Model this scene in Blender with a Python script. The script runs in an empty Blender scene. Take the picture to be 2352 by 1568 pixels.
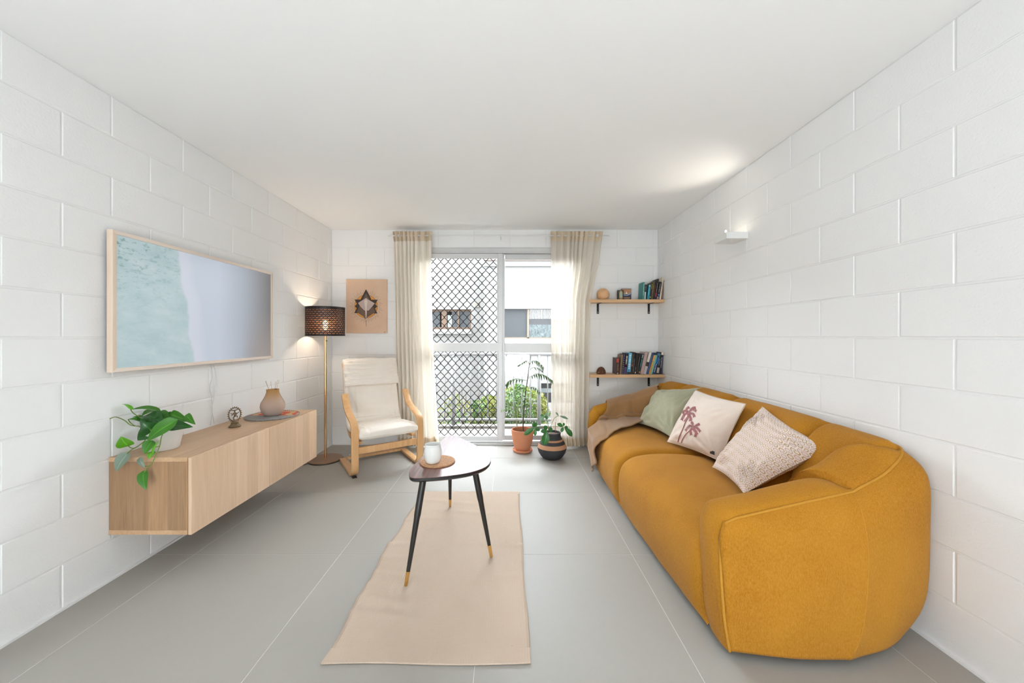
import bpy, bmesh, math, random
from mathutils import Vector, Matrix, noise as mnoise
R = random.Random(7)
PI = math.pi
scene = bpy.context.scene
COL = scene.collection

# ------------------------------------------------------------------ camera
FPX, CX, CY, H = 845.0, 1167.0, 773.0, 1.205      # focal length in px, vanishing point, eye height
cam_d = bpy.data.cameras.new('camera')
cam_d.sensor_fit = 'HORIZONTAL'; cam_d.sensor_width = 36.0
cam_d.lens = FPX / 2352.0 * 36.0
cam_d.shift_x = (1176.0 - CX) / 2352.0
cam_d.shift_y = -(784.0 - CY) / 2352.0
cam_d.clip_start = 0.05; cam_d.clip_end = 200
cam = bpy.data.objects.new('camera', cam_d); COL.objects.link(cam)
cam.location = (0, 0, H); cam.rotation_euler = (PI / 2, 0, 0)
scene.camera = cam

# ------------------------------------------------------------------ world, sun, exposure
world = bpy.data.worlds.new('sky'); scene.world = world
world.use_nodes = True
bg = world.node_tree.nodes['Background']
bg.inputs[0].default_value = (0.86, 0.935, 1.0, 1); bg.inputs[1].default_value = 17.0
# added fill light, unseen behind the camera, aimed up to brighten the room
rw_d = bpy.data.lights.new('rear_fill_light', 'AREA'); rw_d.shape = 'RECTANGLE'
rw_d.size = 1.7; rw_d.size_y = 1.4; rw_d.energy = 60; rw_d.color = (0.90, 0.955, 1.0)
rw = bpy.data.objects.new('rear_fill_light', rw_d); COL.objects.link(rw)
rw.location = (-.15, -2.0, .20)
rw.rotation_euler = Vector((0, .04, 1.0)).to_track_quat('-Z', 'Y').to_euler()
vs = scene.view_settings
vs.view_transform = 'Standard'; vs.look = 'None'; vs.gamma = 1.0; vs.use_curve_mapping = False
vs.exposure = 0.76
# light paths: a white room needs diffuse bounces, little else
cy = scene.cycles
cy.max_bounces = 7; cy.diffuse_bounces = 5; cy.glossy_bounces = 3; cy.transmission_bounces = 5; cy.transparent_max_bounces = 8
cy.caustics_reflective = False; cy.caustics_refractive = False

# ------------------------------------------------------------------ helpers
def P(px, py, y):
    return Vector(((px - CX) * y / FPX, y, H - (py - CY) * y / FPX))

def PZ(px, py, z):
    y = FPX * (H - z) / (py - CY)
    return Vector(((px - CX) * y / FPX, y, z))

def C(h):
    h = h.lstrip('#')
    o = []
    for i in (0, 2, 4):
        c = int(h[i:i + 2], 16) / 255.0
        o.append(c / 12.92 if c <= .04045 else ((c + .055) / 1.055) ** 2.4)
    return (o[0], o[1], o[2], 1)

class MB:
    def __init__(s):
        s.v = []; s.f = []; s.uv = {}
    def add(s, vs, fs, uvs=None):
        b = len(s.v); s.v += [tuple(p) for p in vs]
        for k, f in enumerate(fs):
            if uvs is not None: s.uv[len(s.f)] = [uvs[i] for i in f]
            s.f.append(tuple(b + i for i in f))
        return s
    def box(s, x0, x1, y0, y1, z0, z1):
        return s.add([(x0, y0, z0), (x1, y0, z0), (x1, y1, z0), (x0, y1, z0), (x0, y0, z1), (x1, y0, z1), (x1, y1, z1), (x0, y1, z1)],
                     [(0, 3, 2, 1), (4, 5, 6, 7), (0, 1, 5, 4), (1, 2, 6, 5), (2, 3, 7, 6), (3, 0, 4, 7)])
    def obox(s, o, a, b, c):
        o = Vector(o); a = Vector(a); b = Vector(b); c = Vector(c)
        return s.add([o, o + a, o + a + b, o + b, o + c, o + a + c, o + a + b + c, o + b + c],
                     [(0, 3, 2, 1), (4, 5, 6, 7), (0, 1, 5, 4), (1, 2, 6, 5), (2, 3, 7, 6), (3, 0, 4, 7)])
    def tube(s, pts, r, n=8, cap=True, closed=False):
        pts = [Vector(p) for p in pts]; m = len(pts)
        rr = r if isinstance(r, (list, tuple)) else [r] * m
        up = None; vs = []; fs = []
        for i, p in enumerate(pts):
            if closed: t = pts[(i + 1) % m] - pts[i - 1]
            else: t = pts[min(i + 1, m - 1)] - pts[max(i - 1, 0)]
            if t.length < 1e-9: t = Vector((0, 0, 1))
            t.normalize()
            if up is None:
                up = Vector((0, 0, 1)) if abs(t.z) < .9 else Vector((1, 0, 0))
            a = t.cross(up)
            if a.length < 1e-6: a = t.orthogonal()
            a.normalize(); b = a.cross(t).normalized(); up = b
            for k in range(n):
                th = 2 * PI * k / n
                vs.append(p + (a * math.cos(th) + b * math.sin(th)) * rr[i])
        for i in range(m if closed else m - 1):
            j = (i + 1) % m
            for k in range(n):
                l = (k + 1) % n
                fs.append((i * n + k, i * n + l, j * n + l, j * n + k))
        if cap and not closed:
            fs.append(tuple(range(n))[::-1]); fs.append(tuple((m - 1) * n + k for k in range(n)))
        return s.add(vs, fs)
    def lathe(s, prof, c=(0, 0, 0), n=32, capb=True, capt=True):
        vs = []; fs = []; m = len(prof)
        for (r, z) in prof:
            for k in range(n):
                th = 2 * PI * k / n
                vs.append((c[0] + r * math.cos(th), c[1] + r * math.sin(th), c[2] + z))
        for i in range(m - 1):
            for k in range(n):
                l = (k + 1) % n
                fs.append((i * n + k, i * n + l, (i + 1) * n + l, (i + 1) * n + k))
        if capb: fs.append(tuple(range(n))[::-1])
        if capt: fs.append(tuple((m - 1) * n + k for k in range(n)))
        return s.add(vs, fs)
    def grid(s, fn, nu, nv, cu=False, cv=False, flip=False):
        vs = []; uv = []; fs = []
        for i in range(nu):
            for j in range(nv):
                u = i / (nu if cu else nu - 1); v = j / (nv if cv else nv - 1)
                vs.append(fn(u, v)); uv.append((u, v))
        for i in range(nu if cu else nu - 1):
            for j in range(nv if cv else nv - 1):
                a, b = i, (i + 1) % nu; c, d = j, (j + 1) % nv
                q = (a * nv + c, b * nv + c, b * nv + d, a * nv + d)
                fs.append(q[::-1] if flip else q)
        return s.add(vs, fs, uv)
    def prism(s, poly, o, a, b, n, t):
        """poly in (a,b) plane extruded along n by t"""
        o = Vector(o); a = Vector(a); b = Vector(b); n = Vector(n); m = len(poly)
        vs = [o + a * p[0] + b * p[1] for p in poly] + [o + a * p[0] + b * p[1] + n * t for p in poly]
        fs = [tuple(range(m))[::-1], tuple(range(m, 2 * m))] + [(i, (i + 1) % m, m + (i + 1) % m, m + i) for i in range(m)]
        return s.add(vs, fs)
    def mesh(s, name, smooth=False, bevel=0, seg=2, fixn=True):
        me = bpy.data.meshes.new(name)
        me.from_pydata(s.v, [], s.f)
        if s.uv:
            lay = me.uv_layers.new(name='UVMap')
            for fi, uvs in s.uv.items():
                p = me.polygons[fi]
                for k, li in enumerate(p.loop_indices): lay.data[li].uv = uvs[k]
        if bevel or fixn:
            bm = bmesh.new(); bm.from_mesh(me)
            if fixn: bmesh.ops.recalc_face_normals(bm, faces=bm.faces)
            if bevel:
                es = [e for e in bm.edges if len(e.link_faces) == 2 and e.calc_face_angle(0) > .5]
                bmesh.ops.bevel(bm, geom=es, offset=bevel, segments=seg, affect='EDGES', profile=.5, clamp_overlap=True)
            bm.to_mesh(me); bm.free()
        if smooth:
            for p in me.polygons: p.use_smooth = True
        me.update()
        return me

def tag(o, label=None, cat=None, group=None, kind=None):
    if label: o['label'] = label
    if cat: o['category'] = cat
    if group: o['group'] = group
    if kind: o['kind'] = kind
    return o

def link(name, me, mat=None, parent=None, auto=None):
    """link a mesh as an object; its origin moves to the middle of its base"""
    o = bpy.data.objects.new(name, me); COL.objects.link(o)
    if mat is not None and not me.materials: me.materials.append(mat)
    if auto:
        for p in me.polygons: p.use_smooth = True
        try: me.set_sharp_from_angle(angle=auto)
        except Exception: pass
    if parent is not None:
        o.parent = parent
        o.matrix_parent_inverse = Matrix.Translation(-Vector(parent.location))
    return o

def obj(name, mb, mat, parent=None, smooth=False, bevel=0, seg=2, auto=None, fixn=True, recentre=True):
    me = mb.mesh(name, smooth, bevel, seg, fixn)
    off = Vector((0, 0, 0))
    if recentre and len(me.vertices):
        xs = [v.co for v in me.vertices]
        off = Vector(((min(p.x for p in xs) + max(p.x for p in xs)) / 2, (min(p.y for p in xs) + max(p.y for p in xs)) / 2, min(p.z for p in xs)))
        me.transform(Matrix.Translation(-off))
    o = link(name, me, mat, parent, auto)
    o.location = off
    return o

def thing(name, label, cat, loc=(0, 0, 0), group=None, kind=None):
    o = bpy.data.objects.new(name, None); COL.objects.link(o)
    o.empty_display_size = .1
    o.location = loc
    return tag(o, label, cat, group, kind)

def crom(pts, n, closed=False):
    """Catmull-Rom through pts, n samples a span"""
    pts = [Vector(p) for p in pts]; m = len(pts); out = []
    for i in range(m if closed else m - 1):
        if closed: p0, p1, p2, p3 = pts[i - 1], pts[i], pts[(i + 1) % m], pts[(i + 2) % m]
        else: p0, p1, p2, p3 = pts[max(i - 1, 0)], pts[i], pts[i + 1], pts[min(i + 2, m - 1)]
        for k in range(n):
            t = k / n; t2 = t * t; t3 = t2 * t
            out.append(.5 * ((2 * p1) + (p2 - p0) * t + (2 * p0 - 5 * p1 + 4 * p2 - p3) * t2 + (3 * p1 - p0 - 3 * p2 + p3) * t3))
    if not closed: out.append(pts[-1])
    return out

def sample(pts, t):
    """piecewise linear sample of an evenly indexed list"""
    x = max(0, min(.999999, t)) * (len(pts) - 1); i = int(x); f = x - i
    a, b = pts[i], pts[i + 1]
    if isinstance(a, (int, float)): return a + (b - a) * f
    return Vector(a) * (1 - f) + Vector(b) * f

def lerpk(x, ks):
    """piecewise linear over (x, value) keys"""
    if x <= ks[0][0]: return ks[0][1]
    for (a, va), (b, vb) in zip(ks, ks[1:]):
        if x <= b: return va + (vb - va) * (x - a) / (b - a)
    return ks[-1][1]

def fillet(pts, r, n=5):
    pts = [Vector(p) for p in pts]; out = [pts[0]]
    for i in range(1, len(pts) - 1):
        a, b, c = pts[i - 1], pts[i], pts[i + 1]
        d1 = (a - b); d2 = (c - b); rr = min(r, d1.length * .45, d2.length * .45)
        p1 = b + d1.normalized() * rr; p2 = b + d2.normalized() * rr
        for k in range(n + 1):
            t = k / n
            out.append(p1 * (1 - t) ** 2 + b * 2 * t * (1 - t) + p2 * t * t)
    out.append(pts[-1]); return out

# ------------------------------------------------------------------ materials
class NT:
    def __init__(s, name):
        s.m = bpy.data.materials.new(name); s.m.use_nodes = True
        s.t = s.m.node_tree; s.p = s.t.nodes['Principled BSDF']; s.out = s.t.nodes['Material Output']
    def n(s, typ, **kw):
        nd = s.t.nodes.new(typ)
        for k, v in kw.items():
            if k.startswith('_'): setattr(nd, k[1:], v)
        return nd
    def l(s, a, b): s.t.links.new(a, b)
    def coord(s, kind='Object', scale=(1, 1, 1), rot=(0, 0, 0)):
        tc = s.n('ShaderNodeTexCoord'); mp = s.n('ShaderNodeMapping')
        mp.inputs['Scale'].default_value = scale; mp.inputs['Rotation'].default_value = rot
        s.l(tc.outputs[kind], mp.inputs['Vector']); return mp.outputs[0]
    def noise(s, vec, scale, detail=3, rough=.5, dist=0):
        nd = s.n('ShaderNodeTexNoise'); nd.inputs['Scale'].default_value = scale; nd.inputs['Detail'].default_value = detail
        nd.inputs['Roughness'].default_value = rough; nd.inputs['Distortion'].default_value = dist
        if vec is not None: s.l(vec, nd.inputs['Vector'])
        return nd.outputs['Fac']
    def ramp(s, fac, stops, interp='LINEAR'):
        nd = s.n('ShaderNodeValToRGB'); cr = nd.color_ramp; cr.interpolation = interp
        while len(cr.elements) < len(stops): cr.elements.new(.5)
        for e, (p, c) in zip(cr.elements, stops):
            e.position = p; e.color = c if len(c) == 4 else (*c, 1)
        s.l(fac, nd.inputs[0]); return nd.outputs[0]
    def mix(s, fac, a, b, mode='MIX'):
        nd = s.n('ShaderNodeMix'); nd.data_type = 'RGBA'; nd.blend_type = mode
        for sock, val in ((nd.inputs[0], fac), (nd.inputs[6], a), (nd.inputs[7], b)):
            if hasattr(val, 'is_linked') or isinstance(val, bpy.types.NodeSocket): s.l(val, sock)
            else: sock.default_value = val
        return nd.outputs[2]
    def math(s, op, a, b=None, c=None):
        nd = s.n('ShaderNodeMath'); nd.operation = op
        for i, val in enumerate((a, b, c)):
            if val is None: continue
            if isinstance(val, bpy.types.NodeSocket): s.l(val, nd.inputs[i])
            else: nd.inputs[i].default_value = val
        return nd.outputs[0]
    def sep(s, vec):
        nd = s.n('ShaderNodeSeparateXYZ'); s.l(vec, nd.inputs[0]); return nd.outputs
    def col(s, c):
        if isinstance(c, bpy.types.NodeSocket): s.l(c, s.p.inputs['Base Color'])
        else: s.p.inputs['Base Color'].default_value = c
        return s
    def bump(s, h, strength=.3, dist=.002):
        nd = s.n('ShaderNodeBump'); nd.inputs['Strength'].default_value = strength; nd.inputs['Distance'].default_value = dist
        s.l(h, nd.inputs['Height']); s.l(nd.outputs[0], s.p.inputs['Normal']); return s
    def set(s, **kw):
        names = {'rough': 'Roughness', 'metal': 'Metallic', 'spec': 'Specular IOR Level', 'sheen': 'Sheen Weight', 'srough': 'Sheen Roughness',
                 'coat': 'Coat Weight', 'crough': 'Coat Roughness', 'trans': 'Transmission Weight', 'ior': 'IOR', 'estr': 'Emission Strength', 'ecol': 'Emission Color',
                 'sss': 'Subsurface Weight'}
        for k, v in kw.items():
            s.p.inputs[names[k]].default_value = v
        return s

def plain(name, c, rough=.5, var=.06, scale=20, bump=0, bscale=200, **kw):
    """one colour with a slight procedural mottling"""
    t = NT(name); c = C(c) if isinstance(c, str) else c
    v = t.coord()
    if var:
        f = t.noise(v, scale, 4)
        t.col(t.mix(f, tuple(x * (1 - var) for x in c[:3]) + (1,), tuple(min(1, x * (1 + var)) for x in c[:3]) + (1,)))
    else: t.col(c)
    t.set(rough=rough, **kw)
    if bump: t.bump(t.noise(v, bscale, 3), bump)
    return t.m

def wood(name, light, dark, grain_axis='Z', rough=.45, stave=0, stave_axis='Y', fine=60, lo=.72, hi=1.1):
    """long grain along one axis, optional glued staves across another"""
    t = NT(name); L = C(light); D = C(dark)
    sc = {'X': (.06, 1, 1), 'Y': (1, .06, 1), 'Z': (1, 1, .06)}[grain_axis]
    v = t.coord('Object', sc)
    g = t.noise(v, fine, 5, .6, .6)
    g2 = t.noise(v, fine * .18, 3, .5, 1.0)
    base = t.mix(t.ramp(g, [(.3, (0, 0, 0, 1)), (.7, (1, 1, 1, 1))]), D, L)
    base = t.mix(t.math('MULTIPLY', g2, .55), base, tuple(x * .80 for x in L[:3]) + (1,))
    if stave:
        o = t.sep(t.coord('Object'))[{'X': 0, 'Y': 1, 'Z': 2}[stave_axis]]
        k = t.math('FLOOR', t.math('MULTIPLY', o, 1 / stave))
        wn = t.n('ShaderNodeTexWhiteNoise'); wn.noise_dimensions = '1D'; t.l(k, wn.inputs['W'])
        m = t.ramp(wn.outputs['Value'], [(0, (lo, lo * .98, lo * .96, 1)), (.5, ((lo + hi) / 2,) * 3 + (1,)), (1, (hi, hi, hi, 1))])
        base = t.mix(1.0, base, m, 'MULTIPLY')
    t.col(base).set(rough=rough)
    t.bump(g, .12, .001)
    return t.m

M = {}
# painted concrete block: fine sandy relief and open pores, one colour
def wallmat(name, c, k=1.0):
    t = NT(name); v = t.coord()
    a = t.noise(v, 95, 4, .7)
    vo = t.n('ShaderNodeTexVoronoi'); vo.inputs['Scale'].default_value = 55; t.l(v, vo.inputs['Vector'])
    pits = t.ramp(vo.outputs['Distance'], [(.05, (0, 0, 0, 1)), (.22, (1, 1, 1, 1))])
    h = t.math('ADD', a, t.math('MULTIPLY', pits, .35))
    t.col(c).set(rough=.62, spec=.3); t.bump(h, .34 * k, .0035)
    return t.m
M['block'] = wallmat('painted_block', (.855, .855, .85, 1))
M['mortar'] = wallmat('painted_joint', (.845, .845, .84, 1), .5)
t = NT('ceiling_paint'); t.col((.905, .905, .90, 1)).set(rough=.8, spec=.2); M['ceiling'] = t.m
t = NT('floor_tile'); v = t.coord(); f = t.noise(v, 2.2, 3, .6); f2 = t.noise(v, 40, 2, .6)
t.col(t.mix(t.math('ADD', t.math('MULTIPLY', f, .7), t.math('MULTIPLY', f2, .3)), (.355, .337, .305, 1), (.405, .387, .352, 1))).set(rough=.5, spec=.32)
M['tile'] = t.m
M['grout'] = plain('grout', (.62, .61, .585, 1), .7, .05)
M['oak'] = wood('oak_veneer', '#e6c8ab', '#d6b391', 'Z', .45, .093, 'Y', 70, .88, 1.06)
M['oak_top'] = wood('oak_veneer_top', '#d6b28d', '#c29b75', 'Y', .42, .12, 'X', 70, .9, 1.05)
M['oak_side'] = wood('oak_veneer_side', '#c09a74', '#a07a57', 'Z', .45, .095, 'X', 70)
M['birch'] = wood('birch_ply', '#e3b784', '#cf9a62', 'Z', .38, 0, 'Y', 26)
M['pine'] = wood('pine_board', '#e2bd93', '#cc9c6c', 'X', .5, 0, 'X', 40)
M['white_metal'] = plain('white_metal', (.80, .80, .79, 1), .35, .02)
M['alu'] = plain('satin_aluminium', (.60, .60, .60, 1), .42, .03, 30, metal=.35)
M['black_metal'] = plain('black_metal', (.012, .012, .013, 1), .4, .1)
M['dark_bronze'] = plain('dark_grille', (.012, .010, .009, 1), .6, .1, spec=.2)
M['brass'] = plain('brass', (.78, .50, .18, 1), .24, .04, metal=1.0)
M['copper'] = plain('copper_pole', (.70, .43, .22, 1), .27, .05, metal=1.0)
M['bronze_base'] = plain('bronze_base', (.34, .19, .105, 1), .3, .08, metal=.75)
M['white_ceramic'] = plain('white_ceramic', (.72, .71, .69, 1), .4, .03)
M['glass'] = None
t = NT('door_glass'); tr = t.n('ShaderNodeBsdfTransparent'); gl = t.n('ShaderNodeBsdfGlossy'); gl.inputs['Roughness'].default_value = .02
fr = t.n('ShaderNodeFresnel'); fr.inputs[0].default_value = 1.35; mx = t.n('ShaderNodeMixShader')
t.l(fr.outputs[0], mx.inputs[0]); t.l(tr.outputs[0], mx.inputs[1]); t.l(gl.outputs[0], mx.inputs[2]); t.l(mx.outputs[0], t.out.inputs[0]); M['glass'] = t.m
# ================================================================== the room
XL, XR, YB, ZC = -1.968, 1.676, 4.106, 2.40        # wall faces, ceiling
YR = -2.80                                         # rear wall
DX0, DX1, DZ = -1.01, .82, 2.20                    # door opening
BH = .2; BL = .4; J = .0075                         # block course, length, joint

def struct(name, mb, m, label, **kw):
    o = obj(name, mb, m, **kw); return tag(o, label, kind='structure')

floor = struct('floor', MB().box(XL - .2, XR + .2, YR - .2, YB + .12, -.15, -.0011), M['grout'], 'pale grey stone-look tiled floor of the living room')
ceiling = struct('ceiling', MB().box(XL - .2, XR + .2, YR - .2, YB + .20, ZC, ZC + .15), M['ceiling'], 'smooth white plaster ceiling')
wall_left = struct('wall_left', MB().box(XL - .2, XL - .0038, YR - .2, YB + .2, 0, ZC), M['mortar'], 'white painted concrete block wall behind the television')
wall_right = struct('wall_right', MB().box(XR + .0038, XR + .2, YR - .2, YB + .2, 0, ZC), M['mortar'], 'white painted concrete block wall behind the mustard sofa')
wall_back = struct('wall_back', MB().box(XL - .2, DX0, YB + .0038, YB + .2, 0, ZC).box(DX1, XR + .2, YB + .0038, YB + .2, 0, ZC).box(DX0, DX1, YB + .0038, YB + .2, DZ, ZC),
                   M['mortar'], 'white painted concrete block wall around the sliding door')
RW = (-1.00, .70, .10, .70)  # unseen opening, invented and sized for the light it lets in
wall_rear = struct('wall_rear', MB().box(XL - .2, RW[0], YR - .2, YR, 0, ZC).box(RW[1], XR + .2, YR - .2, YR, 0, ZC).box(RW[0], RW[1], YR - .2, YR, 0, RW[2]).box(RW[0], RW[1], YR - .2, YR, RW[3], ZC),
                   M['mortar'], 'white rear wall with a low opening added to let light in')
wf = thing('added_rear_window', 'aluminium frame of the added light opening in the rear wall', None, (0, YR - .1, RW[2]), kind='structure')
mb = MB()
for x in (RW[0], RW[0] + .93, RW[1] - .04): mb.box(x, x + .04, YR - .14, YR - .1, RW[2], RW[3])
obj('frame', mb.box(RW[0], RW[1], YR - .14, YR - .1, RW[2], RW[2] + .04).box(RW[0], RW[1], YR - .14, YR - .1, RW[3] - .04, RW[3]), M['alu'], wf)

struct('light_block_above', MB().box(-30, 30, YR - .25, YB + .2, ZC + .16, 10.0), plain('blocker_above', (.6, .59, .57, 1), .9), 'added plain block over the room, shading the view outside from the sky')  # added unseen bulk that shades the facade opposite from the sky
struct('light_block_below', MB().box(-30, 30, YR - .25, YB + .2, -2.6, -.16), plain('blocker_below', (.6, .59, .57, 1), .9), 'added plain block under the room, stopping light from below')  # added unseen bulk that blocks sky light from underneath
struct('light_block_left', MB().box(-30, XL - .21, YR - .25, YB + .2, -.16, ZC + .16), plain('blocker_left', (.6, .59, .57, 1), .9), 'added plain block left of the room, stopping light from that side')  # added unseen bulk that closes off light from the left
struct('light_block_right', MB().box(XR + .21, 30, YR - .25, YB + .2, -.16, ZC + .16), plain('blocker_right', (.6, .59, .57, 1), .9), 'added plain block right of the room, stopping light from that side')  # likewise added, closes off light from the right
# floor tiles: 0.808 m grid
tcache = {}
GX0, GY0, TS = -.122, 2.036, .808
kx = [k for k in range(-4, 5)]
def clampi(a, b, lo, hi):
    return max(a, lo), min(b, hi)
for i in range(-4, 4):
    for j in range(-7, 4):
        x0, x1 = clampi(GX0 + i * TS + .0015, GX0 + (i + 1) * TS - .0015, XL - .004, XR + .004)
        y0, y1 = clampi(GY0 + j * TS + .0015, GY0 + (j + 1) * TS - .0015, YR - .1, YB + .1)
        if x1 - x0 < .02 or y1 - y0 < .02: continue
        key = (round(x1 - x0, 3), round(y1 - y0, 3))
        if key not in tcache:
            w, d = key
            tcache[key] = MB().box(-w / 2, w / 2, -d / 2, d / 2, -.006, 0).mesh('tile', bevel=.0007, seg=1)
        o = link('tile', tcache[key], M['tile'], floor)
        o.location = ((x0 + x1) / 2, (y0 + y1) / 2, 0)
        o.matrix_parent_inverse = Matrix.Translation(-Vector(floor.location))

# concrete blocks
bcache = {}
def block_mesh(w, h, mat):
    key = (round(w, 3), round(h, 3))
    if key not in bcache:
        a, b = key[0] / 2, key[1] / 2; e = .0026; d = .0036
        # local: face towards +Z, joint side walls going back
        vs = [(-a, -b, -d - .004), (a, -b, -d - .004), (a, b, -d - .004), (-a, b, -d - .004), (-a, -b, -e * .8), (a, -b, -e * .8), (a, b, -e * .8), (-a, b, -e * .8),
              (-a + e, -b + e, 0), (a - e, -b + e, 0), (a - e, b - e, 0), (-a + e, b - e, 0)]
        fs = [(8, 9, 10, 11)] + [(i, (i + 1) % 4, 4 + (i + 1) % 4, 4 + i) for i in range(4)] + [(4 + i, 4 + (i + 1) % 4, 8 + (i + 1) % 4, 8 + i) for i in range(4)]
        bcache[key] = MB().add(vs, fs).mesh('block', fixn=False)
        bcache[key].materials.append(mat)
    return bcache[key]

def block_row(wall, s0, s1, z0, z1, first, place):
    """blocks between s0 and s1 along the wall, vertical joints at first + k*BL"""
    k = math.floor((s0 - first) / BL)
    a = s0
    while a < s1 - .01:
        k += 1
        b = min(first + k * BL, s1)
        if b - a < .012: a = b; continue
        w = b - a - J; h = z1 - z0 - J
        o = link('block', block_mesh(w, h, M['block']), None, wall)
        loc, rot = place((a + b) / 2, (z0 + z1) / 2, R.uniform(-.0006, .0006))
        o.location = loc; o.rotation_euler = rot
        a = b
rotL = Matrix(((0, 0, 1), (1, 0, 0), (0, 1, 0))).to_euler()       # local X->Y, Y->Z, Z->+X
rotR = Matrix(((0, 0, -1), (-1, 0, 0), (0, 1, 0))).to_euler()     # Z->-X
rotB = Matrix(((1, 0, 0), (0, 0, -1), (0, 1, 0))).to_euler()      # Z->-Y
for r in range(12):                                                # r = 0 is the top course
    z1 = ZC - r * BH; z0 = z1 - BH
    odd = r % 2 == 0
    block_row(wall_left, .42, YB, z0, z1, 1.425 if odd else 1.622, lambda s, z, e: ((XL + e, s, z), rotL))
    block_row(wall_right, .42, YB, z0, z1, 1.380 if odd else 1.575, lambda s, z, e: ((XR + e, s, z), rotR))
    fb = -.777 if odd else -.976
    if r == 0: block_row(wall_back, XL, XR, z0, z1, fb, lambda s, z, e: ((s, YB + e, z), rotB))
    else:
        block_row(wall_back, XL, DX0, z0, z1, fb, lambda s, z, e: ((s, YB + e, z), rotB))
        block_row(wall_back, DX1, XR, z0, z1, fb, lambda s, z, e: ((s, YB + e, z), rotB))
struct('trim_1', MB().box(DX0 - .04, DX1 + .04, YB - .012, YB + .02, 2.196, 2.207), M['white_metal'], 'thin white ledge above the sliding door', bevel=.002)
struct('baseboard_left', MB().box(XL, XL + .012, .4, YB, 0, .010), M['mortar'], 'thin white sealant bead at the foot of the left wall')
struct('baseboard_right', MB().box(XR - .012, XR, .4, YB, 0, .010), M['mortar'], 'thin white sealant bead at the foot of the right wall')
struct('baseboard_back', MB().box(XL, DX0, YB - .012, YB, 0, .010).box(DX1, XR, YB - .012, YB, 0, .010), M['mortar'], 'thin white sealant bead at the foot of the back wall')

# ------------------------------------------------------------------ sliding door
door = thing('door_1', 'aluminium sliding door with diamond grille screen and clear pane', None, (-.1, YB + .05, 0), kind='structure')
ya, yb = YB + .01, YB + .09
m = M['alu']
obj('frame_head', MB().box(DX0, DX1, YB - .002, YB + .12, 2.138, 2.196).box(DX0, DX1, YB - .008, YB, 2.150, 2.158), m, door, bevel=.002)
obj('frame_jamb', MB().box(DX0, DX0 + .04, YB, YB + .12, 0, 2.14), m, door, bevel=.002)
obj('frame_jamb', MB().box(DX1 - .04, DX1, YB, YB + .12, 0, 2.14), m, door, bevel=.002)
obj('sill_track', MB().box(DX0, DX1, YB - .02, YB + .12, .0, .022).box(DX0, DX1, YB + .0, YB + .008, .022, .038), m, door, bevel=.002)
# security screen (left)
SX0, SX1 = DX0 + .04, -.062
obj('screen_top_rail', MB().box(SX0 + .05, SX1 - .05, YB + .008, YB + .04, 2.082, 2.136), m, door, bevel=.002)
obj('screen_bottom_rail', MB().box(SX0 + .05, SX1 - .05, YB + .008, YB + .04, .038, .092), m, door, bevel=.002)
obj('screen_mid_rail', MB().box(SX0 + .04, SX1 - .002, YB + .003, YB + .0275, 1.040, 1.136), m, door, bevel=.002)
obj('screen_stile', MB().box(SX1 - .05, SX1, YB + .0065, YB + .028, .039, 2.137).box(SX1 - .062, SX1 - .0505, YB + .016, YB + .027, .04, 2.13), m, door, bevel=.002)
obj('screen_stile', MB().box(SX0, SX0 + .05, YB + .008, YB + .04, .03, 2.137), m, door, bevel=.002)
pit = .0845; per = .0962
def strand_mesh(z0, z1):
    pts = []; rr = []
    n = int((z1 - z0) / per * 12)
    for i in range(n + 1):
        z = z0 + (z1 - z0) * i / n
        ph = ((z - z0) / per + .5) % 1.0
        tri = abs(ph * 2 - 1) * 2 - 1
        s = math.copysign(min(1, abs(tri) * 1.25), tri) if abs(tri) < .8 else math.copysign(1, tri)
        pts.append((s * pit / 4 * .985, 0, z)); rr.append(.0043 if abs(tri) < .86 else .0068)
    return MB().tube(pts, rr, 6).mesh('grille_strand', smooth=True)
for (z0, z1) in ((.090, 1.042), (1.134, 2.084)):
    me = strand_mesh(z0, z1); me.materials.append(M['dark_bronze'])
    k = 0; x = SX1 - .062 - pit / 4
    while x > SX0 + .05:
        o = link('grille_strand', me, None, door)
        o.location = (x, YB + .026, 0); o.scale = (1 if k % 2 else -1, 1, 1)
        x -= pit / 2; k += 1
# fixed / sliding glazed panel (right)
GXa, GXb = -.062, DX1 - .04
obj('pane_stile', MB().box(GXa - .002, GXa + .024, YB + .0305, YB + .075, .039, 2.137), m, door, bevel=.002)
obj('pane_stile', MB().box(GXb - .045, GXb, YB + .045, YB + .085, .03, 2.137), m, door, bevel=.002)
obj('pane_top_rail', MB().box(GXa + .025, GXb - .046, YB + .045, YB + .085, 2.078, 2.1365), m, door, bevel=.002)
obj('pane_mid_rail', MB().box(GXa + .025, GXb - .046, YB + .04, YB + .085, 1.030, 1.132), m, door, bevel=.002)
obj('pane_bottom_rail', MB().box(GXa + .025, GXb - .046, YB + .045, YB + .085, .039, .09), m, door, bevel=.002)
obj('glass_pane', MB().box(GXa + .02, GXb - .04, YB + .062, YB + .066, 1.13, 2.08), M['glass'], door)
obj('glass_pane', MB().box(GXa + .02, GXb - .04, YB + .062, YB + .066, .09, 1.032), M['glass'], door)

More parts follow.
